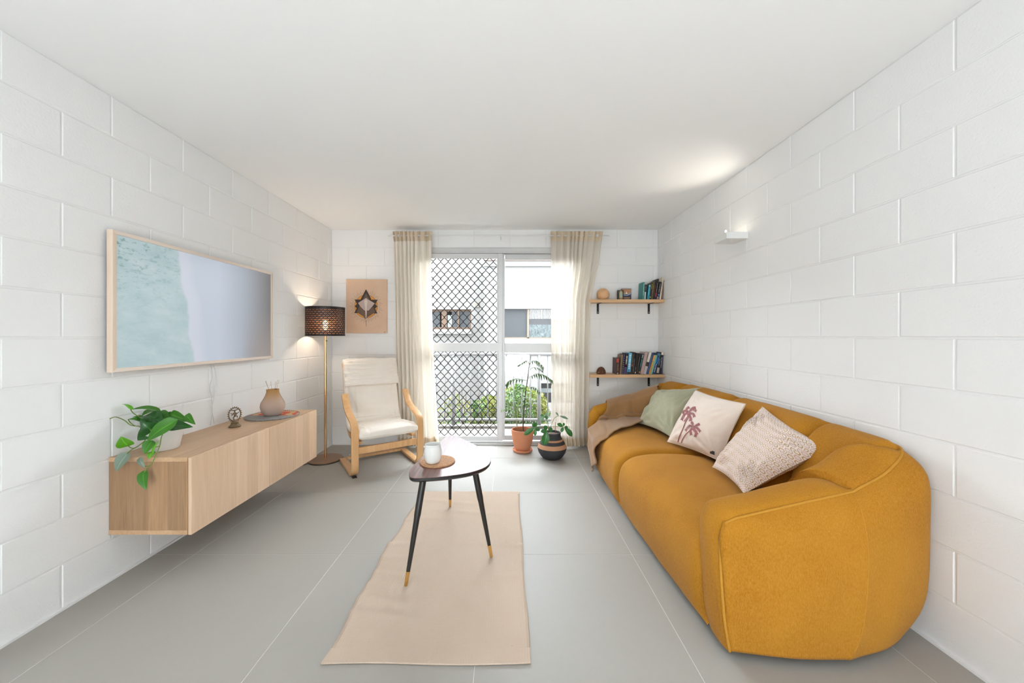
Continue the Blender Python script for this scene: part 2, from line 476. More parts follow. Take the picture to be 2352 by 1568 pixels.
# ------------------------------------------------------------------ outside: paint, railing, concrete and leaf colours darkened to hold down its brightness
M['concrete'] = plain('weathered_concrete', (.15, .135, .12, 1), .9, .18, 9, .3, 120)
M['ext_white_dimmed'] = plain('exterior_white_dimmed', (.18, .178, .173, 1), .8, .03, 6, .15, 90)  # white wall dimmed in its colour rather than by the light
M['ext_cream_dimmed'] = plain('exterior_cream_dimmed', (.148, .144, .139, 1), .8, .03, 6, .15, 90)
M['rail_dimmed'] = plain('railing_white_dimmed', (.17, .167, .162, 1), .45, .04)  # railing white lowered the same way against the strong sky
M['brown_frame'] = plain('brown_timber_frame', (.085, .05, .03, 1), .6, .2)
t = NT('frosted_dark_glass'); v = t.coord(); f = t.noise(v, 70, 5, .7); g = t.noise(v, 5, 2)
t.col(t.mix(t.math('ADD', t.math('MULTIPLY', f, .6), t.math('MULTIPLY', g, .4)), (.02, .023, .028, 1), (.07, .075, .08, 1))).set(rough=.35, spec=.2); M['frost'] = t.m
t = NT('patterned_glass'); v = t.coord('Object', (1, 1, .6)); f = t.noise(v, 26, 5, .7, 1.0)
t.col(t.ramp(f, [(.35, (.03, .036, .04, 1)), (.5, (.08, .10, .105, 1)), (.68, (.15, .165, .165, 1))])).set(rough=.4, spec=.2); M['lace'] = t.m
ys = 5.06
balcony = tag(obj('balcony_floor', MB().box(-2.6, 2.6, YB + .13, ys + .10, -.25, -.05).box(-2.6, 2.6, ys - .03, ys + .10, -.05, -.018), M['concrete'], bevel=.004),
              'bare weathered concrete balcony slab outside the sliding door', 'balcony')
rail = thing('balcony_railing', 'white tubular balcony railing beyond the sliding door', 'railing', (.1, ys, -.02))
obj('top_rail', MB().tube([(-2.4, ys, .962), (2.4, ys, .962)], .024, 14), M['rail_dimmed'], rail, smooth=False, auto=.6)
obj('bottom_rail', MB().tube([(-2.4, ys, .066), (2.4, ys, .066)], .019, 12), M['rail_dimmed'], rail, auto=.6)
bal = MB().tube([(0, 0, .07), (0, 0, .955)], .008, 8).mesh('baluster', smooth=True); bal.materials.append(M['rail_dimmed'])
post = MB().tube([(0, 0, -.03), (0, 0, .955)], .027, 14).lathe([(.06, -.02), (.06, -.012), (.03, -.006)], (0, 0, 0), 16).mesh('post', smooth=True); post.materials.append(M['rail_dimmed'])
x0 = P(1041.5, 0, ys).x; st = .1178
for k in range(-12, 26):
    x = x0 + k * st
    if x < -2.3 or x > 2.3: continue
    o = link('post' if k % 10 == 0 else 'baluster', post if k % 10 == 0 else bal, None, rail)
    o.location = (x, ys, 0)

# neighbouring building: a set-back left part and a brighter right wing
nb = thing('neighbour_building', 'white rendered house with brown framed windows across the gap outside', 'building', (0, 8.6, -2.6))
yl, yr = 8.60, 8.00
XS = P(1112, 0, yr).x
lw0, lw1 = P(950, 0, yl).x, P(1082, 0, yl).x; lz0, lz1 = P(0, 756, yl).z, P(0, 710, yl).z
rw0, rw1 = P(1146, 0, yr).x, P(1322, 0, yr).x; rz0, rz1 = P(0, 777, yr).z, P(0, 709, yr).z
mb = MB()
for (x0, x1, z0, z1) in ((-14, lw0, -2.6, 3.1), (lw1, XS + .2, -2.6, 3.1), (lw0, lw1, -2.6, lz0), (lw0, lw1, lz1, 3.1)): mb.box(x0, x1, yl, yl + .3, z0, z1)
obj('left_wall', mb, M['ext_cream_dimmed'], nb)
mb = MB(); ztop = P(0, 602, yr).z
dw0, dw1, dz0, dz1 = P(1243, 0, yr).x, P(1300, 0, yr).x, P(0, 926, yr).z, P(0, 880, yr).z
for (x0, x1, z0, z1) in ((XS, rw0, -2.6, ztop), (rw1, 14, -2.6, ztop), (rw0, rw1, rz1, ztop), (rw0, dw0, -2.6, rz0), (dw0, rw1, dz1, rz0), (dw0, rw1, -2.6, dz0)): mb.box(x0, x1, yr, yr + .3, z0, z1)
obj('right_wall', mb, M['ext_white_dimmed'], nb)
obj('fascia', MB().box(XS, 14, yr - .06, yr + .02, P(0, 612, yr).z, P(0, 600, yr).z), M['ext_white_dimmed'], nb, bevel=.005)
obj('gutter', MB().box(XS, 14, yr - .10, yr + .05, P(0, 600, yr).z, P(0, 600, yr).z + .03), plain('gutter_tan', (.15, .11, .09, 1), .6), nb)
obj('roof', MB().add([(XS, yr - .05, ztop + .03), (14, yr - .05, ztop + .03), (14, yr + 3.2, ztop + .75), (XS, yr + 3.2, ztop + .75)], [(0, 1, 2, 3)]), plain('roof_sheet', (.5, .42, .4, 1), .6), nb)
# left window: three lights and a brown timber post
win = obj('window', MB().box(lw0, lw1, yl + .10, yl + .13, lz0, lz0 + .05).box(lw0, lw1, yl + .10, yl + .13, lz1 - .05, lz1).box(lw1 - .05, lw1, yl + .095, yl + .128, lz0 + .001, lz1 - .001), M['brown_frame'], nb)
for px0, px1, mt in ((950, 1008, 'frost'), (1026, 1036, 'pale'), (1036, 1050, 'frost'), (1054, 1080, 'frost')):
    mm = M['frost'] if mt == 'frost' else plain('pale_curtain', (.2, .23, .23, 1), .6)
    obj('pane', MB().box(P(px0, 0, yl).x, P(px1, 0, yl).x, yl + .12, yl + .14, lz0 + .03, lz1 - .03 - (.1 if mt == 'pale' else 0)), mm, win)
obj('mullion', MB().box(P(1013, 0, yl).x, P(1025, 0, yl).x, yl + .07, yl + .14, lz0, lz1), M['brown_frame'], win)
obj('mullion', MB().box(P(1050, 0, yl).x, P(1054, 0, yl).x, yl + .07, yl + .14, lz0, lz1), M['brown_frame'], win)
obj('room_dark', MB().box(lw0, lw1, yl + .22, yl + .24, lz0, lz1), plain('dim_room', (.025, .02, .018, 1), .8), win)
obj('sill', MB().box(lw0 - .05, lw1 + .02, yl - .07, yl + .1, lz0 - .11, lz0), M['ext_white_dimmed'], nb, bevel=.006)
# right window
win = obj('window', MB().box(P(1211, 0, yr).x, P(1215.5, 0, yr).x, yr + .06, yr + .12, rz0, rz1).box(rw0, rw1, yr + .06, yr + .12, rz0, rz0 + .025), plain('tan_window_frame', (.15, .115, .08, 1), .6), nb)
obj('pane', MB().box(rw0, P(1211, 0, yr).x, yr + .09, yr + .11, rz0, rz1), M['frost'], win)
obj('pane', MB().box(P(1215.5, 0, yr).x, rw1, yr + .09, yr + .11, rz0, P(0, 745, yr).z), M['lace'], win)
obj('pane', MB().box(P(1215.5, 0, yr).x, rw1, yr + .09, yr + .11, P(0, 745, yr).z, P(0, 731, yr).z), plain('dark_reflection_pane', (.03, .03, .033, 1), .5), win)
mb = MB()
xx = P(1215.5, 0, yr).x
while xx < rw1:
    mb.tube([(xx + .02, yr + .105, P(0, 731, yr).z), (xx + .02, yr + .105, rz1)], .017, 6, cap=False); xx += .034
obj('corrugated_panel', mb, plain('corrugated_grey', (.11, .112, .115, 1), .5), win, smooth=True)
obj('sill', MB().box(rw0 - .05, rw1 + .05, yr - .08, yr + .08, P(0, 788, yr).z, rz0), M['ext_white_dimmed'], nb, bevel=.006)
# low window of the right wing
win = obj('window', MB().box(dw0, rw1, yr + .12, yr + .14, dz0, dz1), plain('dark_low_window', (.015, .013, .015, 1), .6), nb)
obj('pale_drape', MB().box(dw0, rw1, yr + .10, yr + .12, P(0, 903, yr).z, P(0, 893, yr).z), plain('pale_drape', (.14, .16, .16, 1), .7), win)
obj('sill', MB().box(dw0 - .06, rw1 + .05, yr - .09, yr + .05, P(0, 942, yr).z, dz0), M['ext_white_dimmed'], nb, bevel=.006)
obj('downpipe', MB().box(P(1104, 0, yl).x, P(1114, 0, yl).x, yl - .09, yl - .005, -2.6, 3.1), M['ext_cream_dimmed'], nb, bevel=.01)
obj('wall_vent', MB().box(P(1090, 0, yl).x, P(1101, 0, yl).x, yl - .04, yl, P(0, 706, yl).z, P(0, 693, yl).z), plain('vent_beige', (.14, .13, .11, 1), .7), nb, bevel=.008)
ground = tag(obj('ground_outside', MB().box(-60, 60, -60, 80, -2.7, -2.6), plain('pale_paving', (.5, .49, .46, 1), .9, .2, 3)), 'garden ground between the two houses', kind='structure')

# clipped shrubs between balcony and house
def leafmat(name, a, b, rough=.5, transl=.25):
    t = NT(name); v = t.coord(); f = t.noise(v, 9, 3); 
    uvx = t.sep(t.n('ShaderNodeTexCoord').outputs['UV']); rib_ = t.math('LESS_THAN', t.math('ABSOLUTE', t.math('SUBTRACT', uvx[0], .5)), .035)
    vein = t.math('LESS_THAN', t.math('FRACT', t.math('ADD', t.math('MULTIPLY', uvx[1], 7.0), t.math('MULTIPLY', t.math('ABSOLUTE', t.math('SUBTRACT', uvx[0], .5)), -5.0))), .07)
    c = t.mix(f, C(a), C(b)); c = t.mix(t.math('MAXIMUM', t.math('MULTIPLY', rib_, .5), t.math('MULTIPLY', vein, .16)), c, tuple(min(1, x * 1.9 + .02) for x in C(b)[:3]) + (1,)); t.col(c).set(rough=rough)
    tl = t.n('ShaderNodeBsdfTranslucent'); t.l(c, tl.inputs[0]); mx = t.n('ShaderNodeMixShader'); mx.inputs[0].default_value = transl
    t.l(t.p.outputs[0], mx.inputs[1]); t.l(tl.outputs[0], mx.inputs[2]); t.l(mx.outputs[0], t.out.inputs[0])
    return t.m
lg = [leafmat('shrub_green', '#355619', '#557327'), leafmat('shrub_yellow_green', '#5a671d', '#767026'), leafmat('shrub_dark', '#243d1c', '#385528')]
def shrub(name, label, c, rx, ry, rz, n, seed, sparse=False):
    rg = random.Random(seed)
    root = thing(name, label, 'shrub', (c[0], c[1], c[2] - rz))
    mbs = [MB(), MB(), MB()]; st = MB()
    for k in range(n):
        while True:
            q = Vector((rg.uniform(-1, 1), rg.uniform(-1, 1), rg.uniform(-1, 1)))
            if q.length <= 1 and (sparse or q.length > .35): break
        if not sparse: q = q * (max(abs(q.x), abs(q.y), abs(q.z)) ** -.35) * .92 if q.length > .5 else q
        p = Vector((c[0] + q.x * rx, c[1] + q.y * ry, c[2] + q.z * rz))
        p += Vector((mnoise.noise(p * 3.1), mnoise.noise(p * 3.1 + Vector((9, 0, 0))), mnoise.noise(p * 3.1 + Vector((0, 7, 0))))) * .08
        s = rg.uniform(.018, .034)
        d = Vector((rg.uniform(-1, 1), rg.uniform(-1, .6), rg.uniform(-.3, 1))).normalized(); e = d.orthogonal().normalized()
        e = (Matrix.Rotation(rg.uniform(0, 6.28), 3, d) @ e)
        nz = mnoise.noise(p * 2.3 + Vector((3, 1, seed)))
        which = 1 if nz + rg.uniform(-.3, .3) > .18 else (2 if nz + rg.uniform(-.3, .3) < -.2 else 0)
        mbs[which].add([p - e * s, p + d * s * .55, p + e * s, p - d * s * .4], [(0, 1, 2), (0, 2, 3)])
    for w, m_ in zip(mbs, lg):
        if w.v: tag(obj('foliage', w, m_, root, fixn=False), kind='stuff')
    for k in range(26 if sparse else 14):
        a = Vector((c[0] + rg.uniform(-.8, .8) * rx, c[1] + rg.uniform(-.6, .6) * ry, c[2] - rz * 1.1))
        b = a + Vector((rg.uniform(-.25, .25), rg.uniform(-.1, .1), rz * rg.uniform(1.2, 2.2)))
        st.tube(crom([a, a.lerp(b, .5) + Vector((rg.uniform(-.06, .06), 0, 0)), b], 4), [.007] * 4 + [.005] * 4 + [.003], 5)
    tag(obj('twigs', st, plain('twig_brown', (.08, .055, .035, 1), .8), root), kind='stuff')
    return root
shrub('clipped_shrub', 'dense clipped green shrub seen through the clear right pane', (P(1200, 0, 6.3).x, 6.35, -.12), .46, .35, .52, 5200, 3)
shrub('clipped_shrub', 'dark green shrub joining the dense one behind the screen stile', (P(1120, 0, 6.3).x, 6.4, -.25), .33, .35, .50, 2600, 5)
shrub('sparse_shrub', 'sparse yellow-green shrub with bare twigs behind the grille', (P(1050, 0, 6.3).x, 6.35, -.33), .40, .22, .55, 900, 8, True)
# ================================================================== left side
# ---- television
TX = -1.920; TY0, TY1, TZ0, TZ1 = 1.786, 3.004, 1.030, 1.727; fw = .020
tv = thing('television', 'large wall television with pale wood frame showing an aerial beach picture', 'television', (TX - .03, (TY0 + TY1) / 2, TZ0))
wf1 = wood('tv_frame_wood', '#eee0d4', '#e4d1c1', 'Y', .4, 0, 'Y', 40)
wf2 = wood('tv_frame_wood_upright', '#ead8c6', '#dec6ae', 'Z', .4, 0, 'Y', 40)
xb = TX - .030
def bezel(poly, m):
    # poly in (y,z); mitred bar with real depth
    obj('bezel', MB().prism(poly, (xb, 0, 0), (0, 1, 0), (0, 0, 1), (1, 0, 0), .030), m, tv, bevel=.0012, seg=1)
bezel([(TY0, TZ0), (TY0 + fw, TZ0 + fw), (TY0 + fw, TZ1 - fw), (TY0, TZ1)], wf2)
bezel([(TY1, TZ0), (TY1, TZ1), (TY1 - fw, TZ1 - fw), (TY1 - fw, TZ0 + fw)], wf2)
bezel([(TY0, TZ1), (TY0 + fw, TZ1 - fw), (TY1 - fw, TZ1 - fw), (TY1, TZ1)], wf1)
bezel([(TY0, TZ0), (TY1, TZ0), (TY1 - fw, TZ0 + fw), (TY0 + fw, TZ0 + fw)], wf1)
obj('back_case', MB().box(XL + .003, xb + .002, TY0 + .18, TY1 - .18, TZ0 + .1, TZ1 - .1).box(xb - .004, xb + .001, TY0 + .01, TY1 - .01, TZ0 + .01, TZ1 - .01), M['black_metal'], tv)
t = NT('beach_picture')
tc = t.n('ShaderNodeTexCoord'); uvs = t.sep(tc.outputs['UV']); U, V = uvs[0], uvs[1]
wob = t.noise(tc.outputs['UV'], 3.0, 6, .55)
fine = t.noise(tc.outputs['UV'], 26, 6, .7); mid = t.noise(tc.outputs['UV'], 7, 5, .6)
# shoreline: u = .395 + slant + wobble
sh = t.math('ADD', t.math('SUBTRACT', U, t.math('MULTIPLY', V, -.10)), t.math('MULTIPLY', t.math('SUBTRACT', wob, .5), .10))
sea = t.mix(t.ramp(mid, [(.35, (0, 0, 0, 1)), (.7, (1, 1, 1, 1))]), C('#9fb4b7'), C('#b3c1c5'))
blobs = t.ramp(fine, [(.52, (0, 0, 0, 1)), (.62, (1, 1, 1, 1))])
bm_ = t.math('MULTIPLY', blobs, t.math('MULTIPLY', t.ramp(U, [(.0, (1, 1, 1, 1)), (.42, (.25, .25, .25, 1))]), t.ramp(V, [(.45, (.12, .12, .12, 1)), (.95, (1, 1, 1, 1))])))
sea = t.mix(bm_, sea, C('#6d918b'))
sand_dimmed = t.ramp(U, [(.35, C('#b4bcc8')), (.55, C('#b3bcc9')), (.78, C('#9aa0aa')), (.9, C('#86878b')), (1.0, C('#747274'))])  # darkening to the right is edge-on viewing and reflection put into the colour
brown = t.math('MULTIPLY', t.ramp(V, [(.0, (1, 1, 1, 1)), (.55, (0, 0, 0, 1))]), t.ramp(U, [(.72, (0, 0, 0, 1)), (.86, (.8, .8, .8, 1))]))
sand_dimmed = t.mix(brown, sand_dimmed, C('#948b88'))
foam = t.ramp(sh, [(.378, (0, 0, 0, 1)), (.392, (1, 1, 1, 1)), (.44, (.7, .7, .7, 1)), (.48, (0, 0, 0, 1))])
pic = t.mix(t.ramp(sh, [(.375, (0, 0, 0, 1)), (.392, (1, 1, 1, 1))]), sea, sand_dimmed)
pic = t.mix(foam, pic, C('#bfc4cf'))
t.col(t.mix(.6, pic, (0, 0, 0, 1))); t.l(pic, t.p.inputs['Emission Color']); t.set(estr=.48, rough=.3, spec=.35)
obj('screen', MB().add([(TX - .006, TY0 + fw, TZ0 + fw), (TX - .006, TY1 - fw, TZ0 + fw), (TX - .006, TY1 - fw, TZ1 - fw), (TX - .006, TY0 + fw, TZ1 - fw)], [(0, 1, 2, 3)], [(0, 0), (1, 0), (1, 1), (0, 1)]), t.m, tv)
wire = plain('white_wire', (.66, .66, .65, 1), .5, .02)
xw = XL + .008
def LW(px, py, off=.008):
    y = FPX * (-XL - off) / (CX - px); return Vector((XL + off, y, H - (py - CY) * y / FPX))
tag(obj('tv_cable', MB().tube(crom([LW(485, 834, .02), LW(487, 865), LW(482, 890), LW(487, 920), LW(487, 950), LW(483, 977)], 6), .0022, 6), wire), 'thin white cable hanging below the television, nearer the camera', 'cable')
tag(obj('tv_cable', MB().tube(crom([LW(491, 834, .02), LW(496, 870), LW(494, 900), LW(487, 935), LW(489, 955), LW(492, 972)], 6), .0022, 6), wire), 'thin white cable hanging below the television, crossing over the other', 'cable')

# ---- wall-hung cabinet
CX0, CX1, CY0_, CY1_, CZ0, CZ1 = XL + .001, -1.558, 1.811, 2.995, .230, .611
cab = thing('wall_cabinet', 'long oak media cabinet hung on the left wall under the television', 'cabinet', ((CX0 + CX1) / 2, (CY0_ + CY1_) / 2, CZ0))
bd = CX1 - .019
obj('top_panel', MB().box(CX0, bd - .002, CY0_, CY1_, CZ1 - .022, CZ1), M['oak_top'], cab, bevel=.0008, seg=1)
obj('bottom_panel', MB().box(CX0, bd - .002, CY0_, CY1_, CZ0, CZ0 + .022), M['oak_top'], cab, bevel=.0008, seg=1)
obj('end_panel', MB().box(CX0, bd - .002, CY0_ + .0015, CY0_ + .02, CZ0 + .0225, CZ1 - .0225), M['oak_side'], cab, bevel=.0006, seg=1)
obj('end_panel', MB().box(CX0, bd - .002, CY1_ - .02, CY1_ - .0015, CZ0 + .0225, CZ1 - .0225), M['oak_side'], cab, bevel=.0006, seg=1)
obj('back_panel', MB().box(CX0, CX0 + .005, CY0_ + .02, CY1_ - .02, CZ0 + .02, CZ1 - .02), M['oak_side'], cab)
ym = (CY0_ + CY1_) / 2
obj('door', MB().box(bd + .002, CX1, CY0_, ym - .0015, CZ0, CZ1 - .002), M['oak'], cab, bevel=.0008, seg=1)
obj('door', MB().box(bd + .002, CX1, ym + .0015, CY1_, CZ0, CZ1 - .002), M['oak'], cab, bevel=.0008, seg=1)
M['gap'] = plain('shadow_gap_board', (.10, .075, .055, 1), .8)
obj('divider', MB().box(CX0 + .01, bd - .004, ym - .009, ym + .009, CZ0 + .02, CZ1 - .02), M['gap'], cab)

# ---- heart-leaf plant on the cabinet
def leaf(base, tip, width, normal, kind='heart', fold=.18, droop=.12, n=9, twist=0):
    base = Vector(base); tip = Vector(tip); L = tip - base; ln = L.length; d = L.normalized()
    nn = Vector(normal); nn = (nn - d * nn.dot(d)).normalized()
    if twist: nn = Matrix.Rotation(twist, 3, d) @ nn
    s = d.cross(nn).normalized(); vs = []; fs = []
    for i in range(n + 1):
        tt = i / n
        if kind == 'heart': w = math.sin(PI * min(1, tt ** .62)) ** .75 * (1 - .25 * tt) if 0 < tt < 1 else 0
        elif kind == 'blade': w = math.sin(PI * tt ** .8) ** .9 if 0 < tt < 1 else 0
        else: w = (math.sin(PI * tt ** 1.25) ** .7 * .9) if 0 < tt < 1 else 0
        back = -.10 * ln * (1 - tt) if kind == 'heart' and tt < .25 else 0
        c = base + d * (ln * tt) + nn * (math.sin(PI * tt) * droop * ln - droop * .6 * ln * tt * tt)
        hw = width * .5 * w
        for k, sx in enumerate((-1, -.5, 0, .5, 1)):
            vs.append(c + s * hw * sx + nn * fold * hw * abs(sx) ** 1.3 + d * back * abs(sx))
    for i in range(n):
        for k in range(4):
            a = i * 5 + k; fs.append((a, a + 1, a + 6, a + 5))
    return vs, fs
def leaf_uv(n_):
    return [((i % 5) / 4, (i // 5) / (n_ / 5 - 1)) for i in range(n_)]
def add_leaf(parent, m, *a, **k):
    vs, fs = leaf(*a, **k)
    return obj('leaf', MB().add(vs, fs, leaf_uv(len(vs))), m, parent, smooth=True, fixn=False)
G1 = leafmat('philodendron_green', '#2f6b1c', '#4b8f24', .32, .25)
G2 = leafmat('philodendron_dark', '#1d4a1c', '#2d6426', .28, .2)
G3 = leafmat('philodendron_bright', '#55a01f', '#72b535', .35, .35)
G4 = leafmat('philodendron_pale_back', '#6f8272', '#7f9180', .5, .2)
M['stem'] = plain('green_stem', C('#6d8434'), .5, .12)
M['soil'] = plain('potting_soil', (.06, .045, .035, 1), .95, .4, 60, .6, 150)
pc = Vector((-1.835, 1.955, CZ1))
pl = thing('potted_philodendron', 'trailing heart-leaved plant in a white pot on the near end of the cabinet', 'potted plant', pc)
obj('pot', MB().lathe([(.066, 0), (.070, .004), (.090, .120), (.0915, .128), (.0885, .130), (.085, .126), (.083, .105)], pc, 40, True, False), M['white_ceramic'], pl, auto=.7)
obj('soil', MB().lathe([(.0835, .107), (.05, .112), (.01, .116)], pc, 24, False, True), M['soil'], pl, smooth=True)
def c6(x, y, d):
    px = 240 + x * .15306
    return P(px, 900 + y * .15306, min(d, 1.945 * FPX / (CX - px)))      # keep clear of the wall
UPN = Vector((0, -.35, 1)); CAMN = Vector((.25, -1, .45))
LV = [((390, 262), (256, 172), .034, G3, 1.93, UPN, 'heart'), ((822, 300), (408, 244), .070, G1, 1.97, UPN, 'heart'), ((600, 420), (422, 372), .05, G1, 1.93, UPN, 'heart'),
      ((555, 440), (352, 402), .035, G1, 1.90, UPN, 'heart'), ((720, 575), (575, 470), .105, G2, 1.86, CAMN, 'heart'), ((690, 590), (488, 725), .075, G2, 1.88, CAMN, 'heart'),
      ((1062, 440), (615, 742), .075, G1, 1.85, CAMN, 'heart'), ((1035, 400), (820, 318), .06, G2, 1.99, UPN, 'heart'), ((1005, 335), (1278, 442), .055, G1, 1.97, CAMN, 'heart'),
      ((1235, 352), (1357, 484), .042, G1, 1.95, CAMN, 'heart'), ((1010, 505), (1310, 520), .062, G2, 1.91, CAMN, 'heart'), ((350, 800), (244, 672), .075, G3, 1.85, CAMN, 'heart'),
      ((350, 925), (163, 1198), .060, G4, 1.775, CAMN, 'heart'), ((712, 742), (596, 932), .058, G1, 1.845, CAMN, 'heart'), ((735, 945), (800, 735), .014, G3, 1.80, CAMN, 'blade'),
      ((725, 900), (668, 1002), .036, G3, 1.80, CAMN, 'heart'), ((533, 995), (603, 1138), .028, G4, 1.775, CAMN, 'heart'), ((585, 1205), (617, 1470), .048, G1, 1.77, CAMN, 'heart'),
      ((640, 360), (880, 480), .085, G2, 1.92, UPN, 'heart'), ((860, 350), (620, 470), .085, G2, 1.94, UPN, 'heart'), ((780, 330), (960, 470), .075, G1, 1.96, UPN, 'heart'),
      ((700, 420), (560, 560), .075, G2, 1.89, CAMN, 'heart'), ((800, 520), (740, 620), .05, G2, 1.88, CAMN, 'heart'), ((900, 470), (1090, 430), .055, G2, 1.93, UPN, 'heart'),
      ((760, 300), (560, 350), .07, G1, 2.0, UPN, 'heart'), ((900, 340), (1040, 380), .05, G1, 2.0, UPN, 'heart')]
for k, (a, b, w, m_, d, nn, kd) in enumerate(LV):
    add_leaf(pl, m_, c6(a[0], a[1], d + .01), c6(b[0], b[1], d - .02), w, nn, kind=kd, fold=.22 if k % 2 else .3, droop=.10)
for pts in ([(390, 262, 1.94), (450, 330, 1.94), (620, 420, 1.94), (760, 520, 1.95)], [(80, 402, 1.88), (170, 375, 1.88), (300, 425, 1.88), (400, 500, 1.88), (560, 512, 1.90), (740, 520, 1.94)],
            [(355, 410, 1.9), (400, 470, 1.9), (480, 512, 1.9), (620, 515, 1.93)], [(345, 798, 1.86), (400, 838, 1.86), (470, 830, 1.85), (600, 735, 1.86), (640, 640, 1.88), (760, 540, 1.93)],
            [(340, 922, 1.775), (400, 870, 1.80), (500, 815, 1.84), (600, 735, 1.86)], [(600, 1205, 1.77), (640, 1150, 1.77), (720, 1060, 1.775), (780, 930, 1.80), (830, 810, 1.835), (850, 690, 1.85), (880, 600, 1.86), (840, 540, 1.88), (870, 490, 1.90)],
            [(600, 1112, 1.772), (650, 1112, 1.772), (700, 1085, 1.775)], [(715, 822, 1.84), (790, 822, 1.835), (830, 805, 1.835)], [(730, 610, 1.87), (690, 570, 1.86), (670, 530, 1.87)]):
    obj('stem', MB().tube(crom([c6(*p) for p in pts], 5), .0021, 6), M['stem'], pl, smooth=True)

# ---- small bronze dancing figure
sc0 = Vector((-1.802, 2.425, CZ1)); M['antique'] = plain('antique_bronze', (.20, .145, .085, 1), .42, .35, 60, metal=.8)
st = thing('bronze_statuette', 'small bronze dancing figure inside a flaming ring on the cabinet', 'statuette', sc0)
obj('pedestal', MB().lathe([(.034, 0), (.035, .006), (.027, .014), (.020, .024), (.022, .030), (.016, .036), (.014, .040)], sc0, 20), M['antique'], st, auto=.8)
rc = sc0 + Vector((0, 0, .082)); ax = Vector((.62, .78, 0))    # ring plane: ax and z
ring = [rc + ax * math.cos(a) * .033 + Vector((0, 0, 1)) * math.sin(a) * .043 for a in [2 * PI * k / 36 for k in range(36)]]
rg_ = obj('flame_ring', MB().tube(ring, .0034, 8, closed=True), M['antique'], st, smooth=True)
mb = MB()
for k in range(22):
    a = 2 * PI * k / 22 - PI / 2
    if abs(a + PI / 2) < .3 or abs(a - 1.5 * PI) < .3: continue
    p = rc + ax * math.cos(a) * .035 + Vector((0, 0, 1)) * math.sin(a) * .045
    q = rc + ax * math.cos(a) * .042 + Vector((0, 0, 1)) * math.sin(a) * .053
    mb.tube([p, p.lerp(q, .5), q], [.0026, .0032, .0008], 6)
obj('flame', mb, M['antique'], rg_, smooth=True)
def F(a, z, o=0): return rc + ax * a + Vector((0, 0, z)) + Vector((.78, -.62, 0)) * o
mb = MB().tube([F(0, -.012), F(.001, .0), F(0, .010), F(0, .016)], [.006, .0045, .0065, .003], 8)
mb.tube([F(0, .016), F(0, .021), F(0, .026), F(0, .031)], [.003, .0052, .0046, .001], 8)
for pts in ([F(-.001, -.012), F(-.008, -.024, .003), F(-.002, -.036)], [F(.001, -.012), F(.014, -.012, .006), F(.010, -.024, .008)], [F(-.005, .010), F(-.014, .004), F(-.022, .012)],
            [F(.005, .010), F(.014, .005), F(.023, .014)], [F(-.005, .009), F(-.012, .0, .004), F(-.02, -.004, .006)], [F(.005, .009), F(.008, -.002, .006), F(-.006, -.006, .008)],
            [F(-.003, .028), F(-.014, .028), F(-.020, .033)], [F(.003, .028), F(.013, .029), F(.019, .034)]):
    mb.tube(crom(pts, 3), [.0034] * 3 + [.0026] * 3 + [.002], 6)
obj('dancer', mb, M['antique'], st, smooth=True)

# ---- round woven mat and vase
mc = Vector((-1.760, 2.752, CZ1)); mr = .172
mat_ = thing('round_mat', 'round coiled mat in grey, tan and coral under the vase', 'mat', mc)
t = NT('coiled_mat'); o3 = t.sep(t.coord('Object')); ln_ = t.n('ShaderNodeVectorMath'); ln_.operation = 'LENGTH'
t.l(t.coord('Object', (1, 1, 0)), ln_.inputs[0]); rad = ln_.outputs['Value']
ang = t.math('ARCTAN2', o3[1], o3[0])
weave = t.noise(t.coord('Object'), 180, 3)
petal = t.math('ADD', t.math('MULTIPLY', t.math('SINE', t.math('MULTIPLY', ang, 4.0)), .03), rad)
c1 = t.ramp(petal, [(.0, C('#d9654a')), (.30, C('#d9654a')), (.31, C('#cda57c'))], 'CONSTANT')
petal2 = t.math('MULTIPLY', petal, 3.4)
c1 = t.ramp(petal2, [(0, C('#cda57c')), (.18, C('#cf5f45')), (.36, C('#cda57c')), (.52, C('#cf5f45')), (.62, C('#c9a27c'))], 'CONSTANT')
half = t.ramp(t.math('ADD', t.math('MULTIPLY', o3[1], 2.6), .5), [(.46, (0, 0, 0, 1)), (.52, (1, 1, 1, 1))])
gry = t.mix(weave, C('#7b7472'), C('#a7a4a0'))
cc = t.mix(half, gry, c1)
t.col(cc).set(rough=.9); t.bump(t.math('SINE', t.math('MULTIPLY', rad, 700)), .5, .002); M['mat'] = t.m
obj('disc', MB().lathe([(.001, .007), (mr * .4, .0075), (mr, .007), (mr + .001, .003), (mr, 0)], mc, 56, False, True), M['mat'], mat_, smooth=False)
edge = MB()
for k in range(64):
    a = 2 * PI * k / 64; b = a + .085
    p = mc + Vector((math.cos(a) * mr, math.sin(a) * mr, .002)); q = mc + Vector((math.cos(b) * (mr + .003), math.sin(b) * (mr + .003), .009))
    edge.tube([p, p.lerp(q, .5) + Vector((0, 0, .003)), q], [.0028, .0036, .0026], 6)
obj('rope_edge', edge, plain('grey_rope', (.36, .35, .34, 1), .9, .3, 90), mat_, smooth=True)
vc = mc + Vector((.0, .0, .0085))
va = thing('glass_vase', 'frosted peach glass vase holding incense sticks', 'vase', vc)
t = NT('frosted_peach_glass'); z = t.sep(t.coord('Object'))[2]
t.col(t.ramp(t.math('MULTIPLY', z, 5.2), [(.0, C('#ecd5c6')), (.55, C('#e8c9b2')), (.85, C('#deb079')), (1, C('#d8a566'))]))
t.set(rough=.32, trans=.45, ior=1.2, spec=.4); t.bump(t.noise(t.coord('Object', (1, 1, 3)), 70, 3), .25, .002); M['peach'] = t.m
